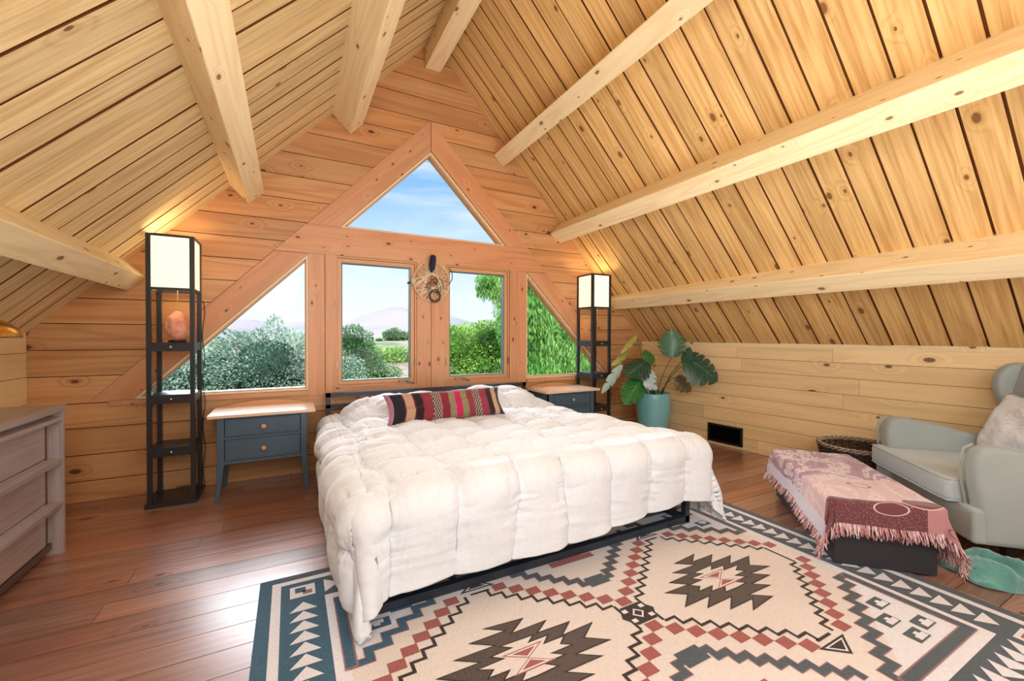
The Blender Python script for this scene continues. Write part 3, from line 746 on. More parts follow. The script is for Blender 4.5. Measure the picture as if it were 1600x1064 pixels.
# chain triangles
def tri_chain(axis, sgn, lo, hi, flip, n):
    for i in range(n):
        t = lo + (hi - lo) * (i + .5) / n; st = (hi - lo) / n * .92
        d = 1 if flip else -1
        if axis == 'v': rp([(sgn * bu - bw, t - d * st / 2), (sgn * bu + bw, t - d * st / 2), (sgn * bu + (.0), t + d * st / 2)], WH, 5)
        else: rp([(t - d * st / 2, sgn * bv - bw), (t - d * st / 2, sgn * bv + bw), (t + d * st / 2, sgn * bv)], WH, 5)
for sgn in (1, -1):
    for lo, hi, fl_ in ((-bv + .085, 0, False), (0, bv - .085, True)):
        tri_chain('v', sgn, lo, hi, (fl_ if sgn > 0 else not fl_) if False else (True if sgn < 0 else False), 11)
    for lo, hi in ((-bu + .085, 0), (0, bu - .085)):
        tri_chain('u', sgn, lo, hi, lo < 0, 16)
    for s2 in (1, -1):
        rr_(sgn * bu - .05, sgn * bu + .05, s2 * bv - .045, s2 * bv + .045, WH, 5)
        rr_(sgn * bu - .03, sgn * bu + .012, s2 * bv - .01, s2 * bv + .03, DAYBL if sgn < 0 else BR, 6); rr_(sgn * bu + .0, sgn * bu + .038, s2 * bv - .03, s2 * bv + .0, MV, 6)
# stepped line helper
def polyband(pts, w, mi, z):
    h = w / 2; n = len(pts); L = []; Rr = []
    for i, (u, v) in enumerate(pts):
        a = pts[max(i - 1, 0)]; b = pts[min(i + 1, n - 1)]
        d1 = Vector((u - a[0], v - a[1])); d2 = Vector((b[0] - u, b[1] - v))
        if d1.length < 1e-9: d1 = d2
        if d2.length < 1e-9: d2 = d1
        d1.normalize(); d2.normalize(); n1 = Vector((-d1.y, d1.x)); n2 = Vector((-d2.y, d2.x)); mm = n1 + n2; mm = mm / mm.dot(n1)
        L.append((u + mm.x * h, v + mm.y * h)); Rr.append((u - mm.x * h, v - mm.y * h))
    for i in range(n - 1): rp([L[i], L[i + 1], Rr[i + 1], Rr[i]], mi, z)
def steps(p, q, n, w, mi, z, first='u'):
    """staircase band from p to q with n steps"""
    du, dv2 = (q[0] - p[0]) / n, (q[1] - p[1]) / n
    u, v = p; pts = [(u, v)]
    for i in range(n):
        u += du; pts.append((u, v)); v += dv2; pts.append((u, v))
    polyband(pts, w, mi, z)
# check-lined diamonds
cw, chh = .061, .049
for sx_ in (1, -1):
    cu = sx_ * .520
    for (a, b) in (((sx_ * 0.0, .085), (sx_ * .427, .428)), ((sx_ * 1.052, .085), (sx_ * .655, .428))):
        for s2 in (1, -1):
            n = 8
            for i in range(n):
                if i == 0 and a[0] == 0 and sx_ < 0: continue
                f = i / (n - 1); u = a[0] + (b[0] - a[0]) * f; v = (a[1] + (b[1] - a[1]) * f) * s2
                rr_(u - cw / 2, u + cw / 2, v - chh / 2, v + chh / 2, BR, 7)
            # dark stepped line inside
            inn = cw * (1 if b[0] * sx_ > a[0] * sx_ else -1) * sx_
            steps((a[0] + inn * 1.0, a[1] * s2 - 0 * chh), (b[0] + inn * 1.0, (b[1] - 0) * s2), 8, .013, DK, 8)
    for s2 in (1, -1):
        rr_(cu - .045, cu + .045, s2 * .43 - .006, s2 * .43 + .006, DK, 8)
        # arrow triangle at the tips
        rp([(cu - .085, s2 * .455), (cu + .085, s2 * .455), (cu, s2 * .525)], DK, 8); rp([(cu - .06, s2 * .463), (cu + .06, s2 * .463), (cu, s2 * .512)], WH, 9)
        rp([(cu - .045, s2 * .468), (cu + .045, s2 * .468), (cu, s2 * .503)], DK, 10)
    rr_(sx_ * .991 - .0065, sx_ * .991 + .0065, -.078, .078, DK, 8.2); rr_(sx_ * .061 - .0065, sx_ * .061 + .0065, -.078, .078, DK, 7.5)
    for q_ in (-1, 1): rr_(sx_ * 1.052 - cw / 2, sx_ * 1.052 + cw / 2, q_ * .085 - .073, q_ * .085 - .024 if q_ < 0 else q_ * .085 - .049, BR, 7) if False else None
OUTP = [(0.088, 0.212), (0.017, 0.164), (0.166, 0.164), (0.086, 0.112), (0.244, 0.114), (0.166, 0.064), (0.322, 0.066), (0.240, 0.01), (0.322, -0.045), (0.176, -0.041), (0.245, -0.091), (0.1, -0.096), (0.166, -0.141), (0.01, -0.139), (0.09, -0.194)]
OUTP = OUTP + [(-a, -b) for a, b in OUTP]
INP = [(-0.081, 0.094), (-0.048, 0.069), (-0.13, 0.068), (-0.094, 0.037), (-0.183, 0.035), (-0.144, 0.004), (-0.183, -0.022), (-0.093, -0.022), (-0.133, -0.049), (-0.045, -0.051), (-0.083, -0.081), (0.011, -0.084)]
INP = INP + [(0.082, -0.08), (0.048, -0.051), (0.133, -0.049), (0.095, -0.02), (0.173, -0.017), (0.139, 0.01), (0.191, 0.037), (0.09, 0.041), (0.129, 0.069), (0.041, 0.073), (0.076, 0.099)]
def shrink(P_, s): return [(a * s, b * s) for a, b in P_]
for sx_ in (1, -1):
    cu = sx_ * .520
    f = lambda P_: [(cu + a * sx_, b) for a, b in P_]
    rp(f(OUTP), DK, 8); rp(f(offset_poly(OUTP[::-1], .0065)[::-1]), CH, 9); rp(f(INP), DK, 10)
    rp(f(offset_poly(INP, .006) if sum(INP[i - 1][0] * INP[i][1] - INP[i][0] * INP[i - 1][1] for i in range(len(INP))) > 0 else offset_poly(INP[::-1], .006)), CR, 11)
    for s2 in (1, -1):
        rp([(cu - .085, s2 * .050), (cu + .085, s2 * .050), (cu, 0)], BR, 12); rp([(cu - .070, s2 * .045), (cu + .070, s2 * .045), (cu, s2 * .004)], WH, 13); rp([(cu - .048, s2 * .039), (cu + .048, s2 * .039), (cu, s2 * .010)], BR, 14)
# centre motif
rp([(-.085, 0), (-.05, .055), (.05, .055), (.085, 0), (.05, -.055), (-.05, -.055)], DK, 8)
for a, b in ((-.045, .03), (.045, .03), (-.045, -.03), (.045, -.03)): rr_(a - .012, a + .012, b - .01, b + .01, WH, 9)
rp([(-.03, 0), (0, .03), (.03, 0), (0, -.03)], WH, 9); rp([(-.02, 0), (0, .02), (.02, 0), (0, -.02)], DK, 10)
# stepped V bands top and bottom centre
for s2 in (1, -1):
    for sx_ in (1, -1):
        steps((sx_ * .03, s2 * .262), (sx_ * .43, s2 * .60), 8, .034, MV, 7 + .3 * (sx_ > 0)); steps((sx_ * .03, s2 * .262), (sx_ * .43, s2 * .60), 8, .026, SLT, 8 + .3 * (sx_ > 0))
    rr_(-.055, .055, s2 * .262 - .035, s2 * .262 + .035, SLT, 8.8)
    rr_(-.13, .13, s2 * .46 - .02, s2 * .46 + .02, BR, 8); rr_(-.07, .07, s2 * .50 - .02, s2 * .50 + .02, BR, 8)
    # nested key frames
    rr_(-.22, .22, s2 * .62 - .045, s2 * .62 + .045, DK, 8); rr_(-.205, .205, s2 * .62 - .034, s2 * .62 + .034, WH, 9); rr_(-.19, .19, s2 * .62 - .022, s2 * .62 + .022, SLT, 10); rr_(-.13, .13, s2 * .62 - .010, s2 * .62 + .010, WH, 11)
# corner fields
for sx_ in (1, -1):
    C1 = DAYBL if sx_ < 0 else SLT
    for s2 in (1, -1):
        U = lambda a: sx_ * a
        def sb(a, b, c, d, mi, z):
            a_, b_ = sorted((U(a), U(b))); c_, d_ = sorted((s2 * c, s2 * d)); rr_(a_, b_, c_, d_, mi, z)
        rp([(U(1.09), s2 * .26), (U(1.09), s2 * .69), (U(.52), s2 * .69)], WH, 6)
        steps((U(1.085), s2 * .255), (U(.52), s2 * .665), 8, .036, MV, 7); steps((U(1.085), s2 * .255), (U(.52), s2 * .665), 8, .028, C1, 8)
        sb(.52, 1.10, .645, .690, MV, 8.3); sb(.53, 1.10, .650, .685, C1, 8.6); sb(1.055, 1.10, .24, .645, MV, 8.3); sb(1.062, 1.095, .25, .650, C1, 8.6)
        for (a, b) in ((.955, .43), (.855, .50), (.965, .57), (.85, .59)):
            sb(a - .045, a + .045, b - .028, b + .028, SLT if sx_ > 0 else DAYBL, 9); sb(a - .02, a + .04, b + .0, b + .022, WH, 10); sb(a - .005, a + .02, b - .012, b + .004, WH, 10.5)
rug = m.build('area_rug', rm); tag(rug, 'cream area rug with charcoal and brick geometric diamonds, under the bed and ottoman', 'rug')

# ------------------------------------------------------------------ ottoman + throw
A45 = math.radians(45)
M['otto'] = fabric('dark charcoal leatherette', srgb(56, 54, 58), 300, .1, sheen=.05, rough=.6)
ot = empty('ottoman', (2.417, 1.09, .012), -A45); tag(ot, 'long dark grey box ottoman under the pink throw, in front of the armchair', 'ottoman')
OW, OLn, OH = .418, .94, .322
m = MB(); m.box(0, OW, 0, OLn, .0, .27); m.build('body', M['otto'], ot, bevel=.006, rel=False)
m = MB(); m.box(-.004, OW + .004, -.004, OLn + .004, .272, OH); m.build('lid', M['otto'], ot, bevel=.012, seg=3, rel=False)

ns, nt = 120, 190
oL, oR, oF, oB = .20, .22, .135, .05
S, Tt = np.meshgrid(np.linspace(-oL, OW + oR, ns), np.linspace(-oF, OLn + oB, nt), indexing='ij')
# skewed lie of the cloth: hangs lower at both near corners
kx = 1 + .0 * S
skew = .10 * np.clip((OW * .6 - Tt) / .6, 0, 1)
dl = np.maximum(-S, 0) * (1 + .25 * np.clip(1 - Tt / .5, 0, 1)); dr = np.maximum(S - OW, 0) * (1 + .12 * np.clip(1 - Tt / .35, 0, 1))
df = np.maximum(-Tt, 0); db = np.maximum(Tt - OLn, 0)
dx = dl + dr; dy = df + db
e = np.sqrt(dx ** 2 + dy ** 2)
nx = np.where(e > 1e-6, (dr - dl) / np.maximum(e, 1e-6), 0); ny = np.where(e > 1e-6, (db - df) / np.maximum(e, 1e-6), 0)
R = .022; arc = np.clip(e / R, 0, PI / 2); corner = np.minimum(dx, dy)
rest = np.maximum(e - R * PI / 2, 0)
hor = R * np.sin(arc) + rest * (.06 + .20 * np.clip(corner / .15, 0, 1)) + .008
ver = R * (1 - np.cos(arc)) + rest * .96
hang = np.clip((e - .03) / .12, 0, 1)
run = np.where(dy > dx, S, Tt); ang = np.arctan2(dy, np.maximum(dx, 1e-6))
hor += hang * (.010 * vnoise(run * 9, e * 2, 55) + .006 * vnoise(run * 22, e * 3, 56)) + np.clip(corner / .08, 0, 1) * .018 * np.sin(ang * 10) * hang
X_ = np.clip(S, 0, OW) + nx * hor; Y_ = np.clip(Tt, 0, OLn) + ny * hor
Z_ = OH + .006 - ver + .005 * vnoise(S * 8, Tt * 5, 60) * (1 - hang) + .0025 * vnoise(S * 30, Tt * 14, 61) * (1 - hang) + .004
Z_ = np.maximum(Z_, .016)
P = np.stack([X_, Y_, Z_], -1)
k = NT('tapestry weave'); uv = k.uv(); sx = k.n('ShaderNodeSeparateXYZ'); k.l(uv, sx.inputs[0])
wn = k.noise(k.scale(uv, 3.2, 2.0), 1, 2, .5, 1.2); bands = k.math('FRACT', k.math('MULTIPLY', wn, 7.0))
c = k.mix(k.math('GREATER_THAN', bands, .5), srgb(232, 212, 214), srgb(184, 140, 158))
fine = k.noise(k.scale(uv, 12, 8), 1, 3, .6, 2.0)
c = k.mix(k.math('COMPARE', fine, .5, .02), c, srgb(150, 104, 116))
lowp = k.math('LESS_THAN', k.math('ADD', sx.outputs[1], k.math('MULTIPLY', k.math('SINE', k.math('MULTIPLY', sx.outputs[0], 7)), .012)), .015)
cl = k.mix(k.math('LESS_THAN', sx.outputs[1], .36), c, k.mix(.7, c, srgb(238, 206, 198)))
speck = k.noise(k.scale(uv, 160, 120), 1, 2)
burg = k.mix(k.math('GREATER_THAN', speck, .62), srgb(112, 62, 64), srgb(176, 128, 130))
onleft = k.math('LESS_THAN', sx.outputs[0], .36)
c = k.mix(k.math('MULTIPLY', lowp, onleft), cl, burg)
c = k.mix(k.math('MULTIPLY', lowp, k.math('SUBTRACT', 1, onleft)), c, srgb(196, 140, 140))
def ell(cu, cv, a, b):
    x = k.math('DIVIDE', k.math('SUBTRACT', sx.outputs[0], cu), a); y = k.math('DIVIDE', k.math('SUBTRACT', sx.outputs[1], cv), b)
    return k.math('SQRT', k.math('ADD', k.math('MULTIPLY', x, x), k.math('MULTIPLY', y, y)))
for cu, cv, a, b in ((.22, -.035, .065, .030), (.36, .02, .075, .040), (.52, .02, .055, .03)):
    E_ = ell(cu, cv, a, b); c = k.mix(k.math('LESS_THAN', E_, 1.12), c, srgb(238, 204, 198)); c = k.mix(k.math('LESS_THAN', E_, 1.0), c, srgb(120, 66, 68))
for cu, cv, a, b in ((.20, .24, .055, .035), (.50, -.09, .028, .020)):
    E_ = ell(cu, cv, a, b); c = k.mix(k.math('COMPARE', E_, .9, .12), c, srgb(150, 96, 104))
c = k.mix(k.math('LESS_THAN', sx.outputs[0], -.12), c, srgb(226, 220, 228))
wv = k.noise(k.scale(uv, 500, 500), 1, 2)
k.bsdf(k.mix(k.math('MULTIPLY', wv, .25), c, srgb(120, 90, 95)), .95, .1, k.bump(wv, .5, .003), sheen=.3)
M['throw'] = k.mat
th = empty('throw_blanket', (2.417, 1.09, .012), -A45); tag(th, 'pink and burgundy tapestry throw with long fringe, draped over the ottoman', 'blanket')
m = MB(); m.grid(P.tolist(), UV=np.stack([S, Tt], -1).tolist())
o = m.build('cloth', M['throw'], th, rel=False); s_ = o.modifiers.new('s', 'SOLIDIFY'); s_.thickness = .004; s_.offset = 1
# fringe strands along the hem
m = MB()
def strands(pts, outs, n_each=1, L=.05):
    for p, o2 in zip(pts, outs):
        p = V(*p); d = V(random.uniform(-.35, .35), random.uniform(-.35, .35), -1) + V(*o2) * .35
        l = L * random.uniform(.75, 1.15); q = p + d.normalized() * l * .55; r2 = q + (d + V(random.uniform(-.5, .5), random.uniform(-.5, .5), 0)).normalized() * l * .45
        r2.z = max(r2.z, .012); q.z = max(q.z, .013)
        m.tube([p + V(0, 0, .006), q, r2], [.0030, .0026, .0014], 4, tone=random.random(), cap=False)
def hem(idx, step):
    pts = []; outs = []
    for a, b in idx[::step]:
        pts.append(P[a, b]); outs.append((nx[a, b], ny[a, b], 0))
    return pts, outs
for rep in range(2):
    strands(*hem([(0, j) for j in range(nt)], 1), L=.045)
    strands(*hem([(i, 0) for i in range(ns)], 1), L=.055)
    strands(*hem([(ns - 1, j) for j in range(nt)], 2), L=.05)
strands(*hem([(i, 0) for i in range(ns)], 1), L=.05)
strands(*hem([(i, nt - 1) for i in range(ns)], 1), L=.04)
k = NT('fringe yarn'); tn = k.n('ShaderNodeAttribute', attribute_name='tone').outputs['Fac']; cr = k.n('ShaderNodeValToRGB'); k.l(tn, cr.inputs[0])
cr.color_ramp.interpolation = 'CONSTANT'; cr.color_ramp.elements[0].color = srgb(206, 150, 150); cr.color_ramp.elements[1].position = .75; cr.color_ramp.elements[1].color = srgb(112, 62, 70)
e_ = cr.color_ramp.elements.new(.4); e_.color = srgb(232, 214, 212)
k.bsdf(cr.outputs[0], .95, .1); M['yarn'] = k.mat
fo = m.build('fringe', M['yarn'], th, rel=False); tag(fo, kind='stuff')

# ------------------------------------------------------------------ armchair
M['uph'] = fabric('pale grey-blue wool', srgb(170, 178, 174), 700, .25, var=.06, sheen=.25)
M['uphc'] = fabric('pale blue seat fabric', srgb(190, 200, 200), 700, .25, var=.05, sheen=.25)
M['legdark'] = plain('dark stained leg', srgb(34, 26, 24), .4, .4)
ch = empty('armchair', (3.05, .82, 0), A45); tag(ch, 'grey-blue upholstered wingback armchair at the right edge, holding a white cushion', 'armchair')
# local: x along the front (0..0.8), y forward; depth goes to negative y
m = MB(); m.box(-.10, .80, -.70, 0, .125, .30); m.build('seat_base', M['uph'], ch, bevel=.018, seg=3, rel=False)
def rbox_pillow(x0, x1, y0, y1, z0, z1, crown=.02, r=.05, n=26, round_front=0.0):
    m = MB(); rowsT = []; 
    def edge(u): return (1 - abs(u) ** 8) ** .25
    for sg in (1, -1):
        rows_ = []
        for i in range(n + 1):
            u = i / n * 2 - 1; rw = []
            for j in range(n + 1):
                v = j / n * 2 - 1
                f = max(0, 1 - abs(u) ** 22) ** .35 * max(0, 1 - abs(v) ** 22) ** .35
                u = math.copysign(abs(u) ** .8, u); v = math.copysign(abs(v) ** .8, v)
                x = (x0 + x1) / 2 + u * (x1 - x0) / 2; y = (y0 + y1) / 2 + v * (y1 - y0) / 2
                x += 0; zc = (z0 + z1) / 2
                z = zc + sg * (z1 - z0) / 2 * f + (crown * (1 - u * u) * (1 - v * v) if sg > 0 else 0)
                rw.append((x, y, z))
            rows_.append(rw)
        if sg < 0: rows_ = rows_[::-1]
        m.grid(rows_)
    return m
m = MB(); m.prism([(x, y, .292) for x, y in ((.003, -.64), (.662, -.64), (.662, -.03), (.745, -.02), (.745, .055), (.003, .05))][::-1], (0, 0, .125)); o = m.build('seat_cushion', M['uphc'], ch, bevel=.028, seg=5, rel=False)
for p in o.data.polygons: p.use_smooth = True
for zz in (.300, .409):
    m = MB(); m.tube([(x, y, zz) for x, y in ((.010, -.60), (.010, .042), (.10, .050), (.66, .053), (.737, .047), (.737, -.015))], .0045, 6); m.build('piping', M['uphc'], o, rel=False)
def arm(x0, x1, name='arm'):
    # side profile in (y,z) extruded in x, fat rolled front/top
    prof = [(-.72, .125), (-.035, .125), (-.03, .30), (-.012, .42), (-.004, .52), (-.02, .585), (-.07, .612), (-.14, .606), (-.30, .575), (-.50, .525), (-.72, .52)]
    m = MB(); m.prism([(x0, y, z) for y, z in prof], (x1 - x0, 0, 0)); o = m.build(name, M['uph'], ch, bevel=.030, seg=4, rel=False)
    for p in o.data.polygons: p.use_smooth = True
    xe = x0 + .012 if x0 > .3 else x1 - .012
    m2 = MB()
    m2.tube([(x1 - .012, y + .004, z) for y, z in [(-.028, .14), (-.024, .30), (-.006, .42), (.002, .52), (-.014, .582), (-.05, .606)]], .006, 8)
    m2.build('piping', M['uph'], o, rel=False)
arm(-.105, .0); arm(.665, .785)
m = MB(); m.prism([(.0, y, z) for y, z in [(-.62, .30), (-.60, .45), (-.64, .75), (-.70, .98), (-.74, 1.01), (-.80, 1.0), (-.80, .125), (-.70, .125)]], (.70, 0, 0)); o = m.build('backrest', M['uph'], ch, bevel=.04, seg=4, rel=False)
for p in o.data.polygons: p.use_smooth = True
def wing(x0, x1):
    prof = [(-.72, .50), (-.71, .57), (-.68, .63), (-.635, .70), (-.605, .77), (-.592, .84), (-.600, .90), (-.625, .95), (-.665, .98), (-.71, .99), (-.80, .98), (-.80, .50)]
    m = MB(); m.prism([(x0, y, z) for y, z in prof], (x1 - x0, 0, 0)); o = m.build('wing', M['uph'], ch, bevel=.026, seg=4, rel=False)
    for p in o.data.polygons: p.use_smooth = True
wing(-.09, -.005); wing(.69, .775)
for x, y in ((-.05, -.17), (.72, -.09), (-.05, -.70), (.72, -.70)):
    m = MB(); m.grid([[(x + a * s2, y + b * s2, z) for a, b in ((-1, -1), (1, -1), (1, 1), (-1, 1))] for s2, z in ((.026, .13), (.016, 0))], closed_v=True, smooth=False, cap=True); m.build('leg', M['legdark'], ch, rel=False)
# white cushion on the chair
k = NT('marbled white linen'); n_ = k.noise(k.obj(), 7, 3, .5, 2.0); k.bsdf(k.mix(k.ramp(k.math('ABSOLUTE', k.math('SUBTRACT', n_, .5)), .0, .05), (.70, .71, .78, 1), (.84, .88, .95, 1)), .9, .2)
O_ = V(3.05, .82, 0); fa = V(.707, .707, 0); fb = V(.707, -.707, 0)
cpos = O_ + fa * .42 + fb * .555 + V(0, 0, .60)
cu_ = cushion('scatter_cushion', k.mat, cpos, .46, .38, .15, Matrix.Rotation(A45 + math.radians(8), 3, 'Z') @ Matrix.Rotation(math.radians(20), 3, 'X') @ Matrix.Rotation(math.radians(-8), 3, 'Y'))
tag(cu_, 'white marbled scatter cushion leaning on the armchair', 'cushion')

# ------------------------------------------------------------------ basket
M['wicker'] = plain('dark wicker', srgb(70, 52, 44), .45, .4, var=.45, nsc=60)
M['wicker_hl'] = plain('highlit wicker rim', srgb(190, 170, 150), .45, .4, var=.5, nsc=40)  # highlights on the rim put into the pale colour
bk = empty('wicker_basket', (3.85, 1.58, 0)); tag(bk, 'round dark woven wicker basket between the ottoman and the knee wall', 'basket')
m = MB(); n = 60; bc = (3.85, 1.58)
for row in range(22):
    z = .012 + row * .0135; r0 = .205 + .045 * (row / 21)
    m.tube([(bc[0] + (r0 + .005 * (1 if (i // 2 + row) % 2 else -1)) * math.cos(2 * PI * i / n), bc[1] + (r0 + .005 * (1 if (i // 2 + row) % 2 else -1)) * math.sin(2 * PI * i / n), z) for i in range(n)], .0055, 5, closed=True)
for i in range(30):
    a = 2 * PI * i / 30; m.tube([(bc[0] + .203 * math.cos(a), bc[1] + .203 * math.sin(a), .005), (bc[0] + .250 * math.cos(a), bc[1] + .250 * math.sin(a), .31)], .005, 5)
m.build('woven_side', M['wicker'], bk)
m = MB(); m.lathe([(0, .006), (.205, .006), (.205, .012), (0, .012)], (bc[0], bc[1], 0), 30); m.build('bottom', M['wicker'], bk)
m = MB()
for ph in (0, 2 * PI / 3, 4 * PI / 3):
    N_ = 150; m.tube([(bc[0] + (.252 + .011 * math.cos(14 * 2 * PI * i / N_ + ph)) * math.cos(2 * PI * i / N_), bc[1] + (.252 + .011 * math.cos(14 * 2 * PI * i / N_ + ph)) * math.sin(2 * PI * i / N_), .318 + .012 * math.sin(14 * 2 * PI * i / N_ + ph)) for i in range(N_)], .0062, 6, closed=True)
m.build('braided_rim', M['wicker_hl'], bk)

# ------------------------------------------------------------------ teal plush blanket on the floor
k = NT('teal plush'); n_ = k.noise(k.obj(), 260, 3); n2 = k.noise(k.obj(), 9, 2)
k.bsdf(k.mix(k.ramp(n2, .3, .7), srgb(104, 178, 166), srgb(74, 146, 138)), 1, .05, k.bump(n_, .8, .01), sheen=1.0)
M['teal'] = k.mat
m = MB(); nu, nv = 110, 150; rows_ = []
cx, cy, ra, rb = 2.985, .655, .205, .13; th_ = math.radians(-50)
for i in range(nu + 1):
    r_ = []
    rho = i / nu
    for j in range(nv):
        a = 2 * PI * j / nv
        edge = 1 + .12 * math.sin(3 * a + 1) + .07 * math.sin(5 * a)
        lx, ly = ra * rho * edge * math.cos(a), rb * rho * edge * math.sin(a)
        h = .085 * max(0, 1 - rho ** 4) ** .5
        w_ = 2.4 * math.sin(lx * 10 + 1) + 1.2 * math.sin(lx * 23)
        fold = 1 - abs(math.sin(ly * 19 + lx * 5 + w_ * .45)) ** 1.6
        h *= .50 + .75 * (1 - fold)
        h += .006 * float(vnoise(np.array(lx * 60 + 7), np.array(ly * 60), 70)) * (rho < .97) + .004 * float(vnoise(np.array(lx * 25 + 7), np.array(ly * 25), 71))
        x = cx + lx * math.cos(th_) - ly * math.sin(th_); y = cy + lx * math.sin(th_) + ly * math.cos(th_)
        r_.append((x, y, .004 + h))
    rows_.append(r_)
m.grid(rows_, closed_v=True)
tb_ = m.build('plush_blanket', M['teal']); tag(tb_, 'crumpled teal plush blanket on the floor beside the ottoman', 'blanket')

# ------------------------------------------------------------------ plant
M['pot'] = plain('teal glazed ceramic', srgb(132, 200, 206), .3, .5, var=.16, nsc=4, bump=.1, bsc=30, coat=.4, coatr=.15)
M['soil'] = plain('potting soil', srgb(50, 36, 28), .95, .1, bump=1, bsc=60)
pc = (3.63, 3.43)
pr = empty('potted_monstera', (pc[0], pc[1], 0)); tag(pr, 'split-leaf monstera in a tall turquoise glazed pot in the right corner', 'potted plant')
m = MB(); m.lathe([(0, 0), (.125, 0), (.135, .01), (.155, .10), (.175, .22), (.188, .34), (.190, .43), (.183, .50), (.180, .515), (.172, .518), (.168, .505), (.165, .46), (0, .46)], (pc[0], pc[1], 0), 48); m.build('pot', M['pot'], pr)
m = MB(); m.lathe([(0, .472), (.16, .468)], (pc[0], pc[1], 0), 24); m.build('soil', M['soil'], pr)
def leafmat(name, c, c2):
    k = NT(name); uv = k.uv(); sx = k.n('ShaderNodeSeparateXYZ'); k.l(uv, sx.inputs[0])
    v = k.math('ABSOLUTE', sx.outputs[0]); vein = k.math('LESS_THAN', v, .03)
    st = k.math('POWER', k.math('ABSOLUTE', k.math('SINE', k.math('MULTIPLY', k.math('SUBTRACT', sx.outputs[1], k.math('MULTIPLY', v, .5)), 18))), 10)
    cc = k.mix(k.math('ADD', vein, k.math('MULTIPLY', st, .5), clamp=True), c, c2)
    k.bsdf(k.mix(k.ramp(k.noise(k.obj(), 9, 2), .3, .7), cc, c), .32, .5, None)
    return k.mat
LM = {'dark': leafmat('dark leaf', srgb(36, 78, 60), srgb(100, 140, 110)), 'green': leafmat('green leaf', srgb(44, 120, 56), srgb(120, 170, 90)), 'grey': leafmat('grey green leaf', srgb(70, 116, 90), srgb(160, 186, 160)),
      'lime': leafmat('lime leaf', srgb(150, 160, 80), srgb(190, 190, 120)), 'olive': leafmat('olive leaf', srgb(92, 84, 52), srgb(130, 120, 80)), 'silver': leafmat('silvery leaf', srgb(176, 200, 196), srgb(206, 220, 216))}
M['stem'] = plain('leaf stem', srgb(112, 124, 78), .5, .3)
def monstera(base, tip, nrm, width, kind, stem_from, split=5, curl=.25, bow=.2):
    base, tip, nrm = V(*base), V(*tip), V(*nrm)
    L = (tip - base).length; y = (tip - base).normalized(); x = y.cross(nrm).normalized(); z = x.cross(y)
    m = MB(); n = 30; mcols = 7
    def pt(s, u):   # s across -1..1 , u along
        return base + y * (u * L - .10 * L * abs(s) * (1 if u < .2 else .4)) + x * (s * width / 2) - z * (curl * width * s * s * .5 + bow * L * (u - .3) ** 2)
    def half(u): return (math.sin(PI * min(1, (u * .9 + .10)) ** .8) ** .62) if u < 1 else 0
    for sg in (-1, 1):
        cuts = split
        for c_ in range(cuts):
            u0, u1 = c_ / cuts, (c_ + 1) / cuts
            rows_ = []; UV = []
            for j in range(mcols + 1):
                f = j / mcols; gap = (0.0 if f < .35 else (f - .35) / .65 * .12) / cuts
                a = u0 + (gap if c_ > 0 else 0); b = u1 - (gap if c_ < cuts - 1 else 0)
                sweep = .16 * f * f
                rr2 = []; qq = []
                for i in range(5):
                    u = a + (b - a) * i / 4; uu = min(1, u + sweep * (1 - u))
                    s = sg * f * half(u) * (1 - .06 * math.cos(PI * (i - 2) / 4) * 0)
                    if f > .8: s *= (1 - .10 * ((i - 2) / 2) ** 2)
                    rr2.append(pt(s, uu)); qq.append((s, u))
                rows_.append(rr2); UV.append(qq)
            m.grid(rows_ if sg > 0 else rows_[::-1], UV=UV if sg > 0 else UV[::-1])
    o = m.build('leaf', LM[kind], pr)
    sf = V(*stem_from); mid = (sf + base) / 2 + V(0, 0, .04) + (base - sf).cross(V(0, 0, 1)) * .05
    mm = MB(); mm.tube([sf, sf.lerp(mid, .5) + V(0, 0, .015), mid, mid.lerp(base, .5) + V(0, 0, .01), base], [.006, .0055, .005, .0045, .004], 8); mm.build('stem', M['stem'], o)
P0 = (3.63, 3.42, .48)
view = (-.75, -.66, .1)
monstera((3.67, 3.20, .925), (3.67, 3.21, 1.23), (-.72, -.66, .05), .30, 'grey', (3.65, 3.40, .48), curl=.5)
monstera((3.55, 2.92, .94), (3.77, 2.70, .72), (-.50, -.50, .70), .42, 'dark', (3.68, 3.36, .48), curl=.3)
monstera((3.56, 2.96, .86), (3.54, 2.88, 1.04), (-.8, -.2, .5), .16, 'dark', (3.66, 3.34, .48), split=3)
monstera((3.60, 3.08, .72), (3.72, 2.98, .58), (-.6, -.3, .7), .20, 'olive', (3.66, 3.36, .48), split=4, curl=.4)
monstera((3.36, 3.42, 1.16), (3.12, 3.40, .96), (-.65, -.3, .5), .085, 'lime', (3.60, 3.43, .48), split=3, curl=.2, bow=.0)
monstera((3.40, 3.36, .93), (3.62, 3.37, .90), (-.5, -.8, .35), .20, 'green', (3.62, 3.40, .48), split=4)
monstera((3.44, 3.34, .88), (3.08, 3.26, .76), (-.3, -.65, .7), .30, 'dark', (3.60, 3.38, .48), curl=.4)
monstera((3.40, 3.30, .80), (3.36, 3.22, .60), (-.75, -.6, .1), .17, 'silver', (3.60, 3.36, .48), split=4, curl=.5)
monstera((3.14, 3.40, .84), (2.87, 3.40, .55), (.3, -.75, .4), .12, 'silver', (3.56, 3.42, .48), split=3, curl=.2, bow=.1)
monstera((3.02, 3.42, .84), (3.27, 3.45, 1.00), (-.1, -.3, .9), .10, 'lime', (3.54, 3.44, .48), split=3)
monstera((3.34, 3.33, .68), (3.06, 3.27, .46), (-.45, -.75, .3), .26, 'green', (3.56, 3.36, .48), curl=.4)
monstera((3.30, 3.25, .66), (3.42, 3.16, .60), (-.6, -.7, .3), .10, 'silver', (3.55, 3.34, .48), split=3)
m = MB()
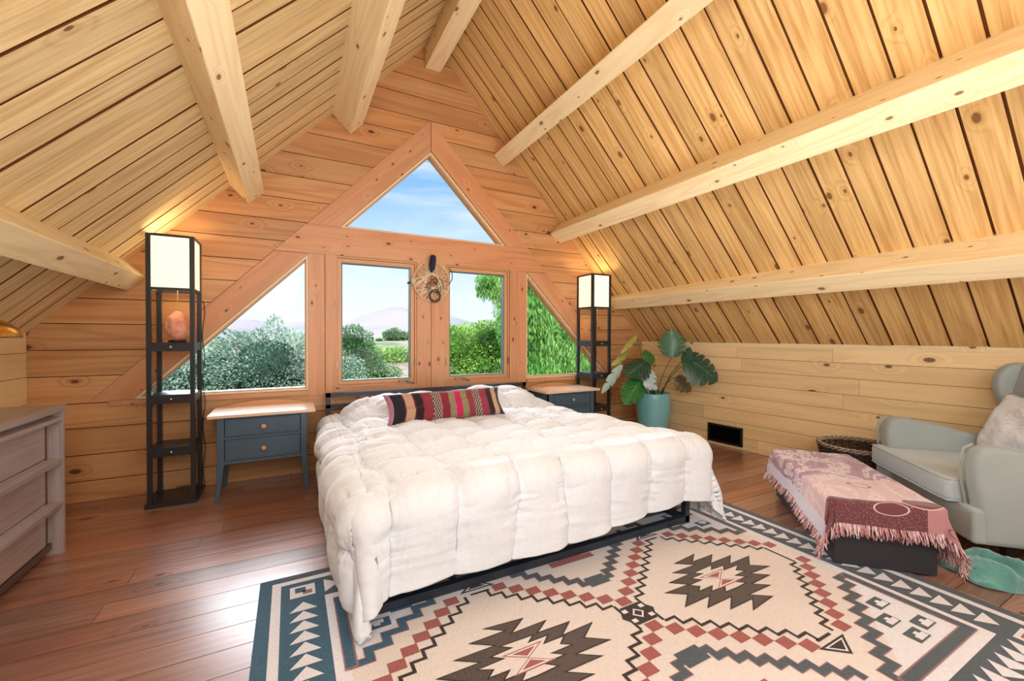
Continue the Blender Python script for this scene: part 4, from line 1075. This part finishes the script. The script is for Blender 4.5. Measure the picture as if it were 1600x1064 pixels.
for i in range(9):
    a = random.uniform(0, 2 * PI); q_ = V(pc[0] + .10 * math.cos(a), pc[1] + .10 * math.sin(a), .475)
    m.tube([q_, q_ + V(-.06 + random.uniform(-.10, .12), random.uniform(-.06, .06), random.uniform(.05, .10))], [.005, .003], 6)
tag(m.build('cut_stems', M['stem'], pr), kind='stuff')

# ------------------------------------------------------------------ dream catcher
dc = empty('dream_catcher', (1.19, YW - .02, 1.66)); tag(dc, 'woven dream catcher with dark wrapped handle hung on the centre window post', 'dream catcher')
M['twine'] = plain('pale twine', srgb(246, 222, 186), .7, .3); M['wrap'] = plain('indigo wrap', srgb(44, 48, 70), .7, .3); M['vine'] = plain('dark vine', srgb(96, 70, 50), .7, .3)
yc = YW - .034
m = MB(); m.tube([(1.19 + .175 * math.cos(2 * PI * i / 40), yc, 1.665 + .185 * math.sin(2 * PI * i / 40)) for i in range(40)], .0042, 6, closed=True); m.build('hoop', M['twine'], dc)
m = MB(); rnd = random.Random(3)
for i in range(60):
    a = rnd.uniform(0, 2 * PI); b = a + rnd.uniform(1.4, 3.4)
    m.tube([(1.19 + .175 * math.cos(a), yc - rnd.uniform(0, .01), 1.665 + .185 * math.sin(a)), (1.19 + .06 * math.cos((a + b) / 2), yc - rnd.uniform(0, .025), 1.665 + .06 * math.sin((a + b) / 2)), (1.19 + .175 * math.cos(b), yc, 1.665 + .185 * math.sin(b))], .0026, 5)
m.build('web', M['twine'], dc)
m = MB(); m.tube([(1.19, yc - .03, 1.905), (1.195, yc - .035, 1.86), (1.185, yc - .04, 1.80), (1.175, yc - .03, 1.745)], [.020, .026, .024, .012], 12); 
for i in range(9): m.tube([(1.19 - .004 * i / 3 + .029 * math.cos(2 * PI * j / 14), yc - .034 + .029 * math.sin(2 * PI * j / 14), 1.895 - i * .0155) for j in range(14)], .0028, 5, closed=True)
m.build('wrapped_handle', M['wrap'], dc)
m = MB()
for rr3, zz in ((.055, 1.525), (.05, 1.535), (.047, 1.52)): m.tube([(1.215 + rr3 * math.cos(2 * PI * i / 26), yc - .012 - rr3 * .05, zz + rr3 * 1.05 * math.sin(2 * PI * i / 26)) for i in range(26)], .0052, 6, closed=True)
m.tube([(1.355, yc - .01, 1.80), (1.383, yc - .02, 1.76), (1.386, yc - .02, 1.70), (1.355, yc - .01, 1.64)], .005, 6)
for i in range(20):
    a = rnd.uniform(0, 2 * PI); r3 = rnd.uniform(.02, .10); m.tube([(1.21 + r3 * math.cos(a), yc - .02, 1.60 + r3 * math.sin(a)), (1.21 + r3 * math.cos(a + .7), yc - .025, 1.62 + r3 * 1.2 * math.sin(a + .7)), (1.20 + r3 * math.cos(a + 1.3), yc - .015, 1.62 + r3 * math.sin(a + 1.3))], .003, 5)
m.build('vine_ring', M['vine'], dc)
m = MB()
for i in range(40):
    a = rnd.uniform(-.5, .5); m.tube([(1.045, yc - .015, 1.67), (1.045 - .06 * math.cos(a), yc - .02 + rnd.uniform(-.02, .01), 1.65 + .05 * math.sin(a))], .0018, 4)
m.build('tassel', plain('cream tassel', srgb(240, 226, 200), .8), dc)
m = MB(); m.tube([(.985, yc - .02, 1.645), (.955, yc - .02, 1.63)], [.009, .011], 8); m.build('bead', M['wrap'], dc)

# ------------------------------------------------------------------ outdoors
def ground_mat():
    k = NT('dry hillside'); o_ = k.n('ShaderNodeTexCoord').outputs['Object']
    n1 = k.noise(o_, .12, 5); n2 = k.noise(o_, 1.4, 4)
    c = k.mix(k.ramp(n1, .46, .62), srgb(158, 142, 126), srgb(98, 122, 80)); c = k.mix(k.math('MULTIPLY', k.ramp(n2, .4, .65), .5), c, srgb(74, 98, 66))
    k.bsdf(c, .95, .1); return k.mat
m = MB(); gx = np.linspace(-40, 80, 60); gy = np.linspace(4.4, 120, 60)
def gz(x, y): return -3.1 + .10 * (y - 4) * (y > 4) * (1 if y < 34 else 1) * (0 if y < 14 else (y - 14) / (y)) + .5 * math.sin(x * .13) * min(1, y / 30)
rows_ = [[(x, y, min(.4, gz(x, y))) for y in gy] for x in gx]
m.grid(rows_[::-1]); tag(m.build('ground', ground_mat()), 'dry grassy hillside outside the windows', kind='structure')
k = NT('hazy hill'); n1 = k.noise(k.obj(), .03, 5); k.bsdf(k.mix(k.ramp(n1, .4, .6), srgb(154, 147, 149), srgb(142, 140, 144)), 1, 0); hm = k.mat
m = MB(); prof = []
xs = np.linspace(-140, 260, 90)
def hz(x): return 4 + 15 * math.exp(-((x - 62) / 26) ** 2) + 11 * math.exp(-((x - 105) / 30) ** 2) + 6 * math.exp(-((x + 20) / 50) ** 2) + .8 * math.sin(x * .2)
m.grid([[(x, 300 - q_ * 110, -4 + (hz(x) + 4) * (1 - q_) ** .8) for q_ in np.linspace(0, 1, 12)] for x in xs]); m.grid([[(x, 300, hz(x)), (x, 340, -6)] for x in xs][::-1])
tag(m.build('distant_hill', hm), 'pale hazy hills on the horizon', kind='structure')

def leaves_mat(name, a, b, c):
    k = NT(name); tn = k.n('ShaderNodeAttribute', attribute_name='tone').outputs['Fac']
    cr = k.n('ShaderNodeValToRGB'); k.l(tn, cr.inputs[0]); cr.color_ramp.elements[0].color = a; cr.color_ramp.elements[1].color = c; e_ = cr.color_ramp.elements.new(.5); e_.color = b
    d = k.n('ShaderNodeBsdfDiffuse'); t = k.n('ShaderNodeBsdfTranslucent'); mx = k.n('ShaderNodeMixShader'); mx.inputs[0].default_value = .4
    k.l(cr.outputs[0], d.inputs[0]); k.l(cr.outputs[0], t.inputs[0]); k.l(d.outputs[0], mx.inputs[1]); k.l(t.outputs[0], mx.inputs[2]); k.l(mx.outputs[0], k.out.inputs[0]); return k.mat
LV = {'olive': leaves_mat('silvery oak leaves', srgb(60, 92, 74), srgb(126, 156, 134), srgb(190, 208, 186)),
      'oak': leaves_mat('deep green leaves', srgb(40, 82, 50), srgb(92, 138, 84), srgb(166, 196, 140)),
      'bright': leaves_mat('sunny green leaves', srgb(70, 112, 48), srgb(124, 172, 76), srgb(196, 222, 128)),
      'willow': leaves_mat('willow leaves', srgb(66, 116, 56), srgb(116, 170, 84), srgb(176, 212, 132))}
M['bark'] = plain('grey bark', srgb(120, 104, 92), .9, .1)
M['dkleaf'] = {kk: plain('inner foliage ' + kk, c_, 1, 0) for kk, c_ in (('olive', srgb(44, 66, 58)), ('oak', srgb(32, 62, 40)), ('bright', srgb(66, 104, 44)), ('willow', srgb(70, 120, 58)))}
def fast_leaves(name, cents, size, mat, parent, droop=False, seed=0):
    rg_ = np.random.RandomState(seed); n = len(cents)
    d1 = rg_.normal(size=(n, 3)); d1 /= np.linalg.norm(d1, axis=1, keepdims=True)
    if droop: d1 = d1 * .35 + np.array([0, 0, -1.0]); d1 /= np.linalg.norm(d1, axis=1, keepdims=True)
    d2 = rg_.normal(size=(n, 3)); d2 -= d1 * (d1 * d2).sum(1, keepdims=True); d2 /= np.linalg.norm(d2, axis=1, keepdims=True)
    s = size * rg_.uniform(.6, 1.3, (n, 1)); asp = .22 if droop else .5
    v = np.empty((n, 4, 3)); v[:, 0] = cents - d1 * s; v[:, 1] = cents + d2 * s * asp; v[:, 2] = cents + d1 * s; v[:, 3] = cents - d2 * s * asp
    off = np.array([0., 0, 0]); q_ = parent
    while q_ is not None: off += np.array(q_.location); q_ = q_.parent
    v -= off
    me = bpy.data.meshes.new(name); me.vertices.add(4 * n); me.vertices.foreach_set('co', v.ravel())
    me.loops.add(4 * n); me.loops.foreach_set('vertex_index', np.arange(4 * n)); me.polygons.add(n)
    me.polygons.foreach_set('loop_start', np.arange(n) * 4); me.polygons.foreach_set('loop_total', np.full(n, 4)); me.update(calc_edges=True)
    at = me.attributes.new('tone', 'FLOAT', 'FACE'); cl = vnoise(cents[:, 0] * 2.2, cents[:, 2] * 2.2 + cents[:, 1], 77) * .28
    at.data.foreach_set('value', np.clip(rg_.uniform(.1, .85, n) + cl, 0, 1)); me.materials.append(mat)
    o = bpy.data.objects.new(name, me); link(o, parent); return o
def tree(name, lab, cat, base, blobs, kind, n, size, seed, droop=False, group=None):
    r = empty(name, base); tag(r, lab, cat, group)
    rg_ = np.random.RandomState(seed); P_ = []
    m = MB()
    tot = sum(b[3] ** 2 for b in blobs)
    for bx_, by_, bz_, br in blobs:
        k_ = int(n * br ** 2 / tot); d = rg_.normal(size=(k_, 3)); d /= np.linalg.norm(d, axis=1, keepdims=True)
        rad = br * (.56 + .50 * rg_.rand(k_, 1) ** .6 + .20 * vnoise(d[:, 0] * 4 + bx_, d[:, 2] * 4 + by_, seed)[:, None])
        c_ = np.array([bx_, by_, bz_]) + d * rad * np.array([1, 1, .9])
        if droop: c_[:, 2] -= rg_.rand(k_) * br * .5
        P_.append(c_)
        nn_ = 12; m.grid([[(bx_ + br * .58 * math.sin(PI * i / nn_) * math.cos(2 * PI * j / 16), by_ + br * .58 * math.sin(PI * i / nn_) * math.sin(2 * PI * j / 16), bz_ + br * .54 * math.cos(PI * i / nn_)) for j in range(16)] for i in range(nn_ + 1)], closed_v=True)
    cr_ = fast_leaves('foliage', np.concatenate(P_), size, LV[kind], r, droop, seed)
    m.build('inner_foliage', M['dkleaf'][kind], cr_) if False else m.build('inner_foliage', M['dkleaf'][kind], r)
    m = MB(); b0 = V(*base); c0 = V(*blobs[0][:3]); m.tube([b0, b0.lerp(c0, .5) + V(.1, 0, 0), c0], [.16, .12, .08], 8)
    for b in blobs[1:4]: m.tube([b0.lerp(c0, .45), V(*b[:3])], [.08, .04], 6)
    m.build('trunk', M['bark'], r); return r
G_ = 'trees outside the windows'
tree('oak_tree', 'silvery green oak seen through the middle of the left triangular window', 'tree', (-.4, 9.2, -3), [(-.35, 9.2, .52, 1.0), (.35, 9.3, .18, .95), (-1.1, 9.4, .28, .95), (-.3, 9.0, -.8, 1.3), (.45, 9.4, -.9, 1.0)], 'olive', 42000, .030, 1, group=G_)
tree('oak_tree', 'silvery green oak low in the far left of the left triangular window', 'tree', (-2.2, 9.6, -3), [(-1.9, 9.6, .1, .9), (-2.7, 9.8, -.3, 1.0), (-2.1, 9.5, -1.0, 1.2)], 'olive', 24000, .030, 2, group=G_)
tree('oak_tree', 'deep green rounded oak at the lower left of the left casement', 'tree', (1.5, 11.5, -3), [(1.40, 11.6, .85, .62), (1.25, 11.6, .15, 1.0), (1.95, 11.6, -.25, .85), (1.6, 11.3, -1.2, 1.3)], 'oak', 38000, .032, 3, group=G_)
tree('shrub', 'yellow-green shrub low in the corner of the left casement', 'shrub', (2.5, 10.2, -3), [(2.35, 10.2, -.55, .62), (2.2, 10.1, -1.4, .9)], 'bright', 9000, .04, 4, group=G_)
tree('leafy_tree', 'sunlit bright green tree filling the lower half of the right casement', 'tree', (4.2, 10.3, -3), [(3.75, 10.3, .75, .78), (4.75, 10.4, .85, .85), (4.2, 10.1, .2, 1.0), (3.7, 10.2, -.7, 1.1), (4.9, 10.3, -.6, 1.1), (3.35, 10.5, -.2, .7)], 'bright', 52000, .034, 5, group=G_)
tree('pepper_tree', 'tall drooping pepper tree filling the right triangular window', 'tree', (5.6, 8.2, -3), [(4.75, 8.2, 1.7, .75), (5.3, 8.3, 1.2, .95), (5.1, 8.1, .3, 1.0), (6.0, 8.3, .4, 1.1), (4.45, 8.4, 2.45, .55), (5.5, 8.4, -.7, 1.2), (3.95, 8.5, 2.35, .33), (5.2, 8.6, 2.6, .9)], 'willow', 52000, .058, 6, droop=True, group=G_)
for i, (x, y, z_, rad, lab) in enumerate(((12.2, 60, 1.2, .85, 'small dark tree on the far ridge, leftmost seen in the left casement'), (13.6, 62, 1.3, 1.15, 'largest dark tree on the far ridge in the left casement'), (15.4, 60, 1.0, .8, 'small dark tree on the far ridge beside the centre post'), (10.3, 56, .2, .6, 'low bush on the tan slope below the far ridge'), (13.9, 50, -.2, .7, 'rounded bush at mid slope in the left casement'))):
    tree('distant_tree', lab, 'tree', (x, y, z_ - 1.4), [(x, y, z_, rad), (x + rad, y, z_ - .25, rad * .7)], 'oak', 1200, .14, 20 + i, group='small trees on the far ridge')
tree('shrub', 'wide green thicket across the slope behind the left casement trees', 'shrub', (8, 34, -3), [(6.0, 34, -.7, 1.0), (7.6, 34, -.6, 1.0), (9.2, 34, -.9, 1.1), (4.4, 34, -.8, 1.1), (10.9, 34, -.8, 1.1)], 'bright', 9000, .10, 30, group=G_)

# ------------------------------------------------------------------ sky, lights, camera
w = bpy.data.worlds.new('World'); sc.world = w; w.use_nodes = True; nt_ = w.node_tree; nt_.nodes.clear()
tc = nt_.nodes.new('ShaderNodeTexCoord'); sep = nt_.nodes.new('ShaderNodeSeparateXYZ'); nt_.links.new(tc.outputs['Generated'], sep.inputs[0])
cr = nt_.nodes.new('ShaderNodeValToRGB'); nt_.links.new(sep.outputs[2], cr.inputs[0])
E0 = cr.color_ramp.elements; E0[0].position = 0; E0[0].color = srgb(240, 247, 252); E0[1].position = .62; E0[1].color = srgb(84, 150, 222)
for p_, c_ in ((.10, srgb(226, 240, 252)), (.22, srgb(190, 222, 248)), (.34, srgb(136, 190, 240))): x = E0.new(p_); x.color = c_
mp = nt_.nodes.new('ShaderNodeMapping'); nt_.links.new(tc.outputs['Generated'], mp.inputs[0]); mp.inputs[3].default_value = (1.6, 1.6, 7)
nz = nt_.nodes.new('ShaderNodeTexNoise'); nt_.links.new(mp.outputs[0], nz.inputs['Vector']); nz.inputs['Scale'].default_value = 1.5; nz.inputs['Detail'].default_value = 5; nz.inputs['Distortion'].default_value = .6
mr = nt_.nodes.new('ShaderNodeMapRange'); mr.interpolation_type = 'SMOOTHSTEP'; nt_.links.new(nz.outputs[0], mr.inputs[0]); mr.inputs[1].default_value = .50; mr.inputs[2].default_value = .72; mr.inputs[3].default_value = 0; mr.inputs[4].default_value = .75
mx = nt_.nodes.new('ShaderNodeMix'); mx.data_type = 'RGBA'; nt_.links.new(mr.outputs[0], mx.inputs[0]); nt_.links.new(cr.outputs[0], mx.inputs[6]); mx.inputs[7].default_value = srgb(240, 246, 252)
bg = nt_.nodes.new('ShaderNodeBackground'); nt_.links.new(mx.outputs[2], bg.inputs[0]); bg.inputs[1].default_value = 1.1
wo = nt_.nodes.new('ShaderNodeOutputWorld'); nt_.links.new(bg.outputs[0], wo.inputs[0])

def sun(name, d, e, ang, c):
    l = bpy.data.lights.new(name, 'SUN'); l.energy = e; l.angle = math.radians(ang); l.color = c
    o = bpy.data.objects.new(name, l); o.rotation_euler = V(*d).to_track_quat('-Z', 'Y').to_euler(); link(o); return o
sun('sun', (.35, .80, -.75), 7.5, 3, (1, .96, .88))
sun('sky_glow_sun', (.05, -.92, -.52), 6.5, 42, (.90, .95, 1))  # second, broad sun added for sky glow through the windows and floor glare
def area(name, loc, tgt, sx_, sy_, e, c):
    l = bpy.data.lights.new(name, 'AREA'); l.shape = 'RECTANGLE'; l.size = sx_; l.size_y = sy_; l.energy = e; l.color = c
    o = bpy.data.objects.new(name, l); o.location = loc; o.rotation_euler = (V(*tgt) - V(*loc)).to_track_quat('-Z', 'Y').to_euler(); link(o); return o
area('room_fill', (1.2, -1.3, 1.9), (1.2, 3.9, 1.5), 3.2, 1.6, 64, (.88, .94, 1))  # unseen area light added behind the camera as general fill
area('side_fill', (-.2, -.2, 2.0), (4.0, 2.2, .5), 1.4, 1.0, 34, (.92, .96, 1))  # unseen area light added to brighten the right side
area('ceiling_fill', (1.2, .9, .75), (1.2, 1.6, 4), 2.4, 1.6, 38, (.94, .97, 1))

f, yaw, pitch, roll = 654., math.radians(27.95), math.radians(-.63), math.radians(.155)
right = V(math.cos(yaw), -math.sin(yaw), 0); fw = V(math.sin(yaw), math.cos(yaw), 0); up = V(0, 0, 1)
f2 = fw * math.cos(pitch) + up * math.sin(pitch); u2 = up * math.cos(pitch) - fw * math.sin(pitch)
r3 = right * math.cos(roll) + u2 * math.sin(roll); u3 = u2 * math.cos(roll) - right * math.sin(roll)
cam = bpy.data.cameras.new('camera'); cam.sensor_width = 36; cam.lens = f / 1600 * 36; cam.clip_start = .05; cam.clip_end = 1000
co = bpy.data.objects.new('camera', cam); link(co)
co.matrix_world = Matrix(((r3.x, u3.x, -f2.x, 0), (r3.y, u3.y, -f2.y, 0), (r3.z, u3.z, -f2.z, 1.15), (0, 0, 0, 1)))
sc.camera = co
sc.cycles.max_bounces = 7; sc.cycles.diffuse_bounces = 4; sc.cycles.glossy_bounces = 3; sc.cycles.caustics_reflective = False; sc.cycles.caustics_refractive = False
sc.view_settings.view_transform = 'Standard'; sc.view_settings.look = 'None'; sc.view_settings.exposure = 0.08
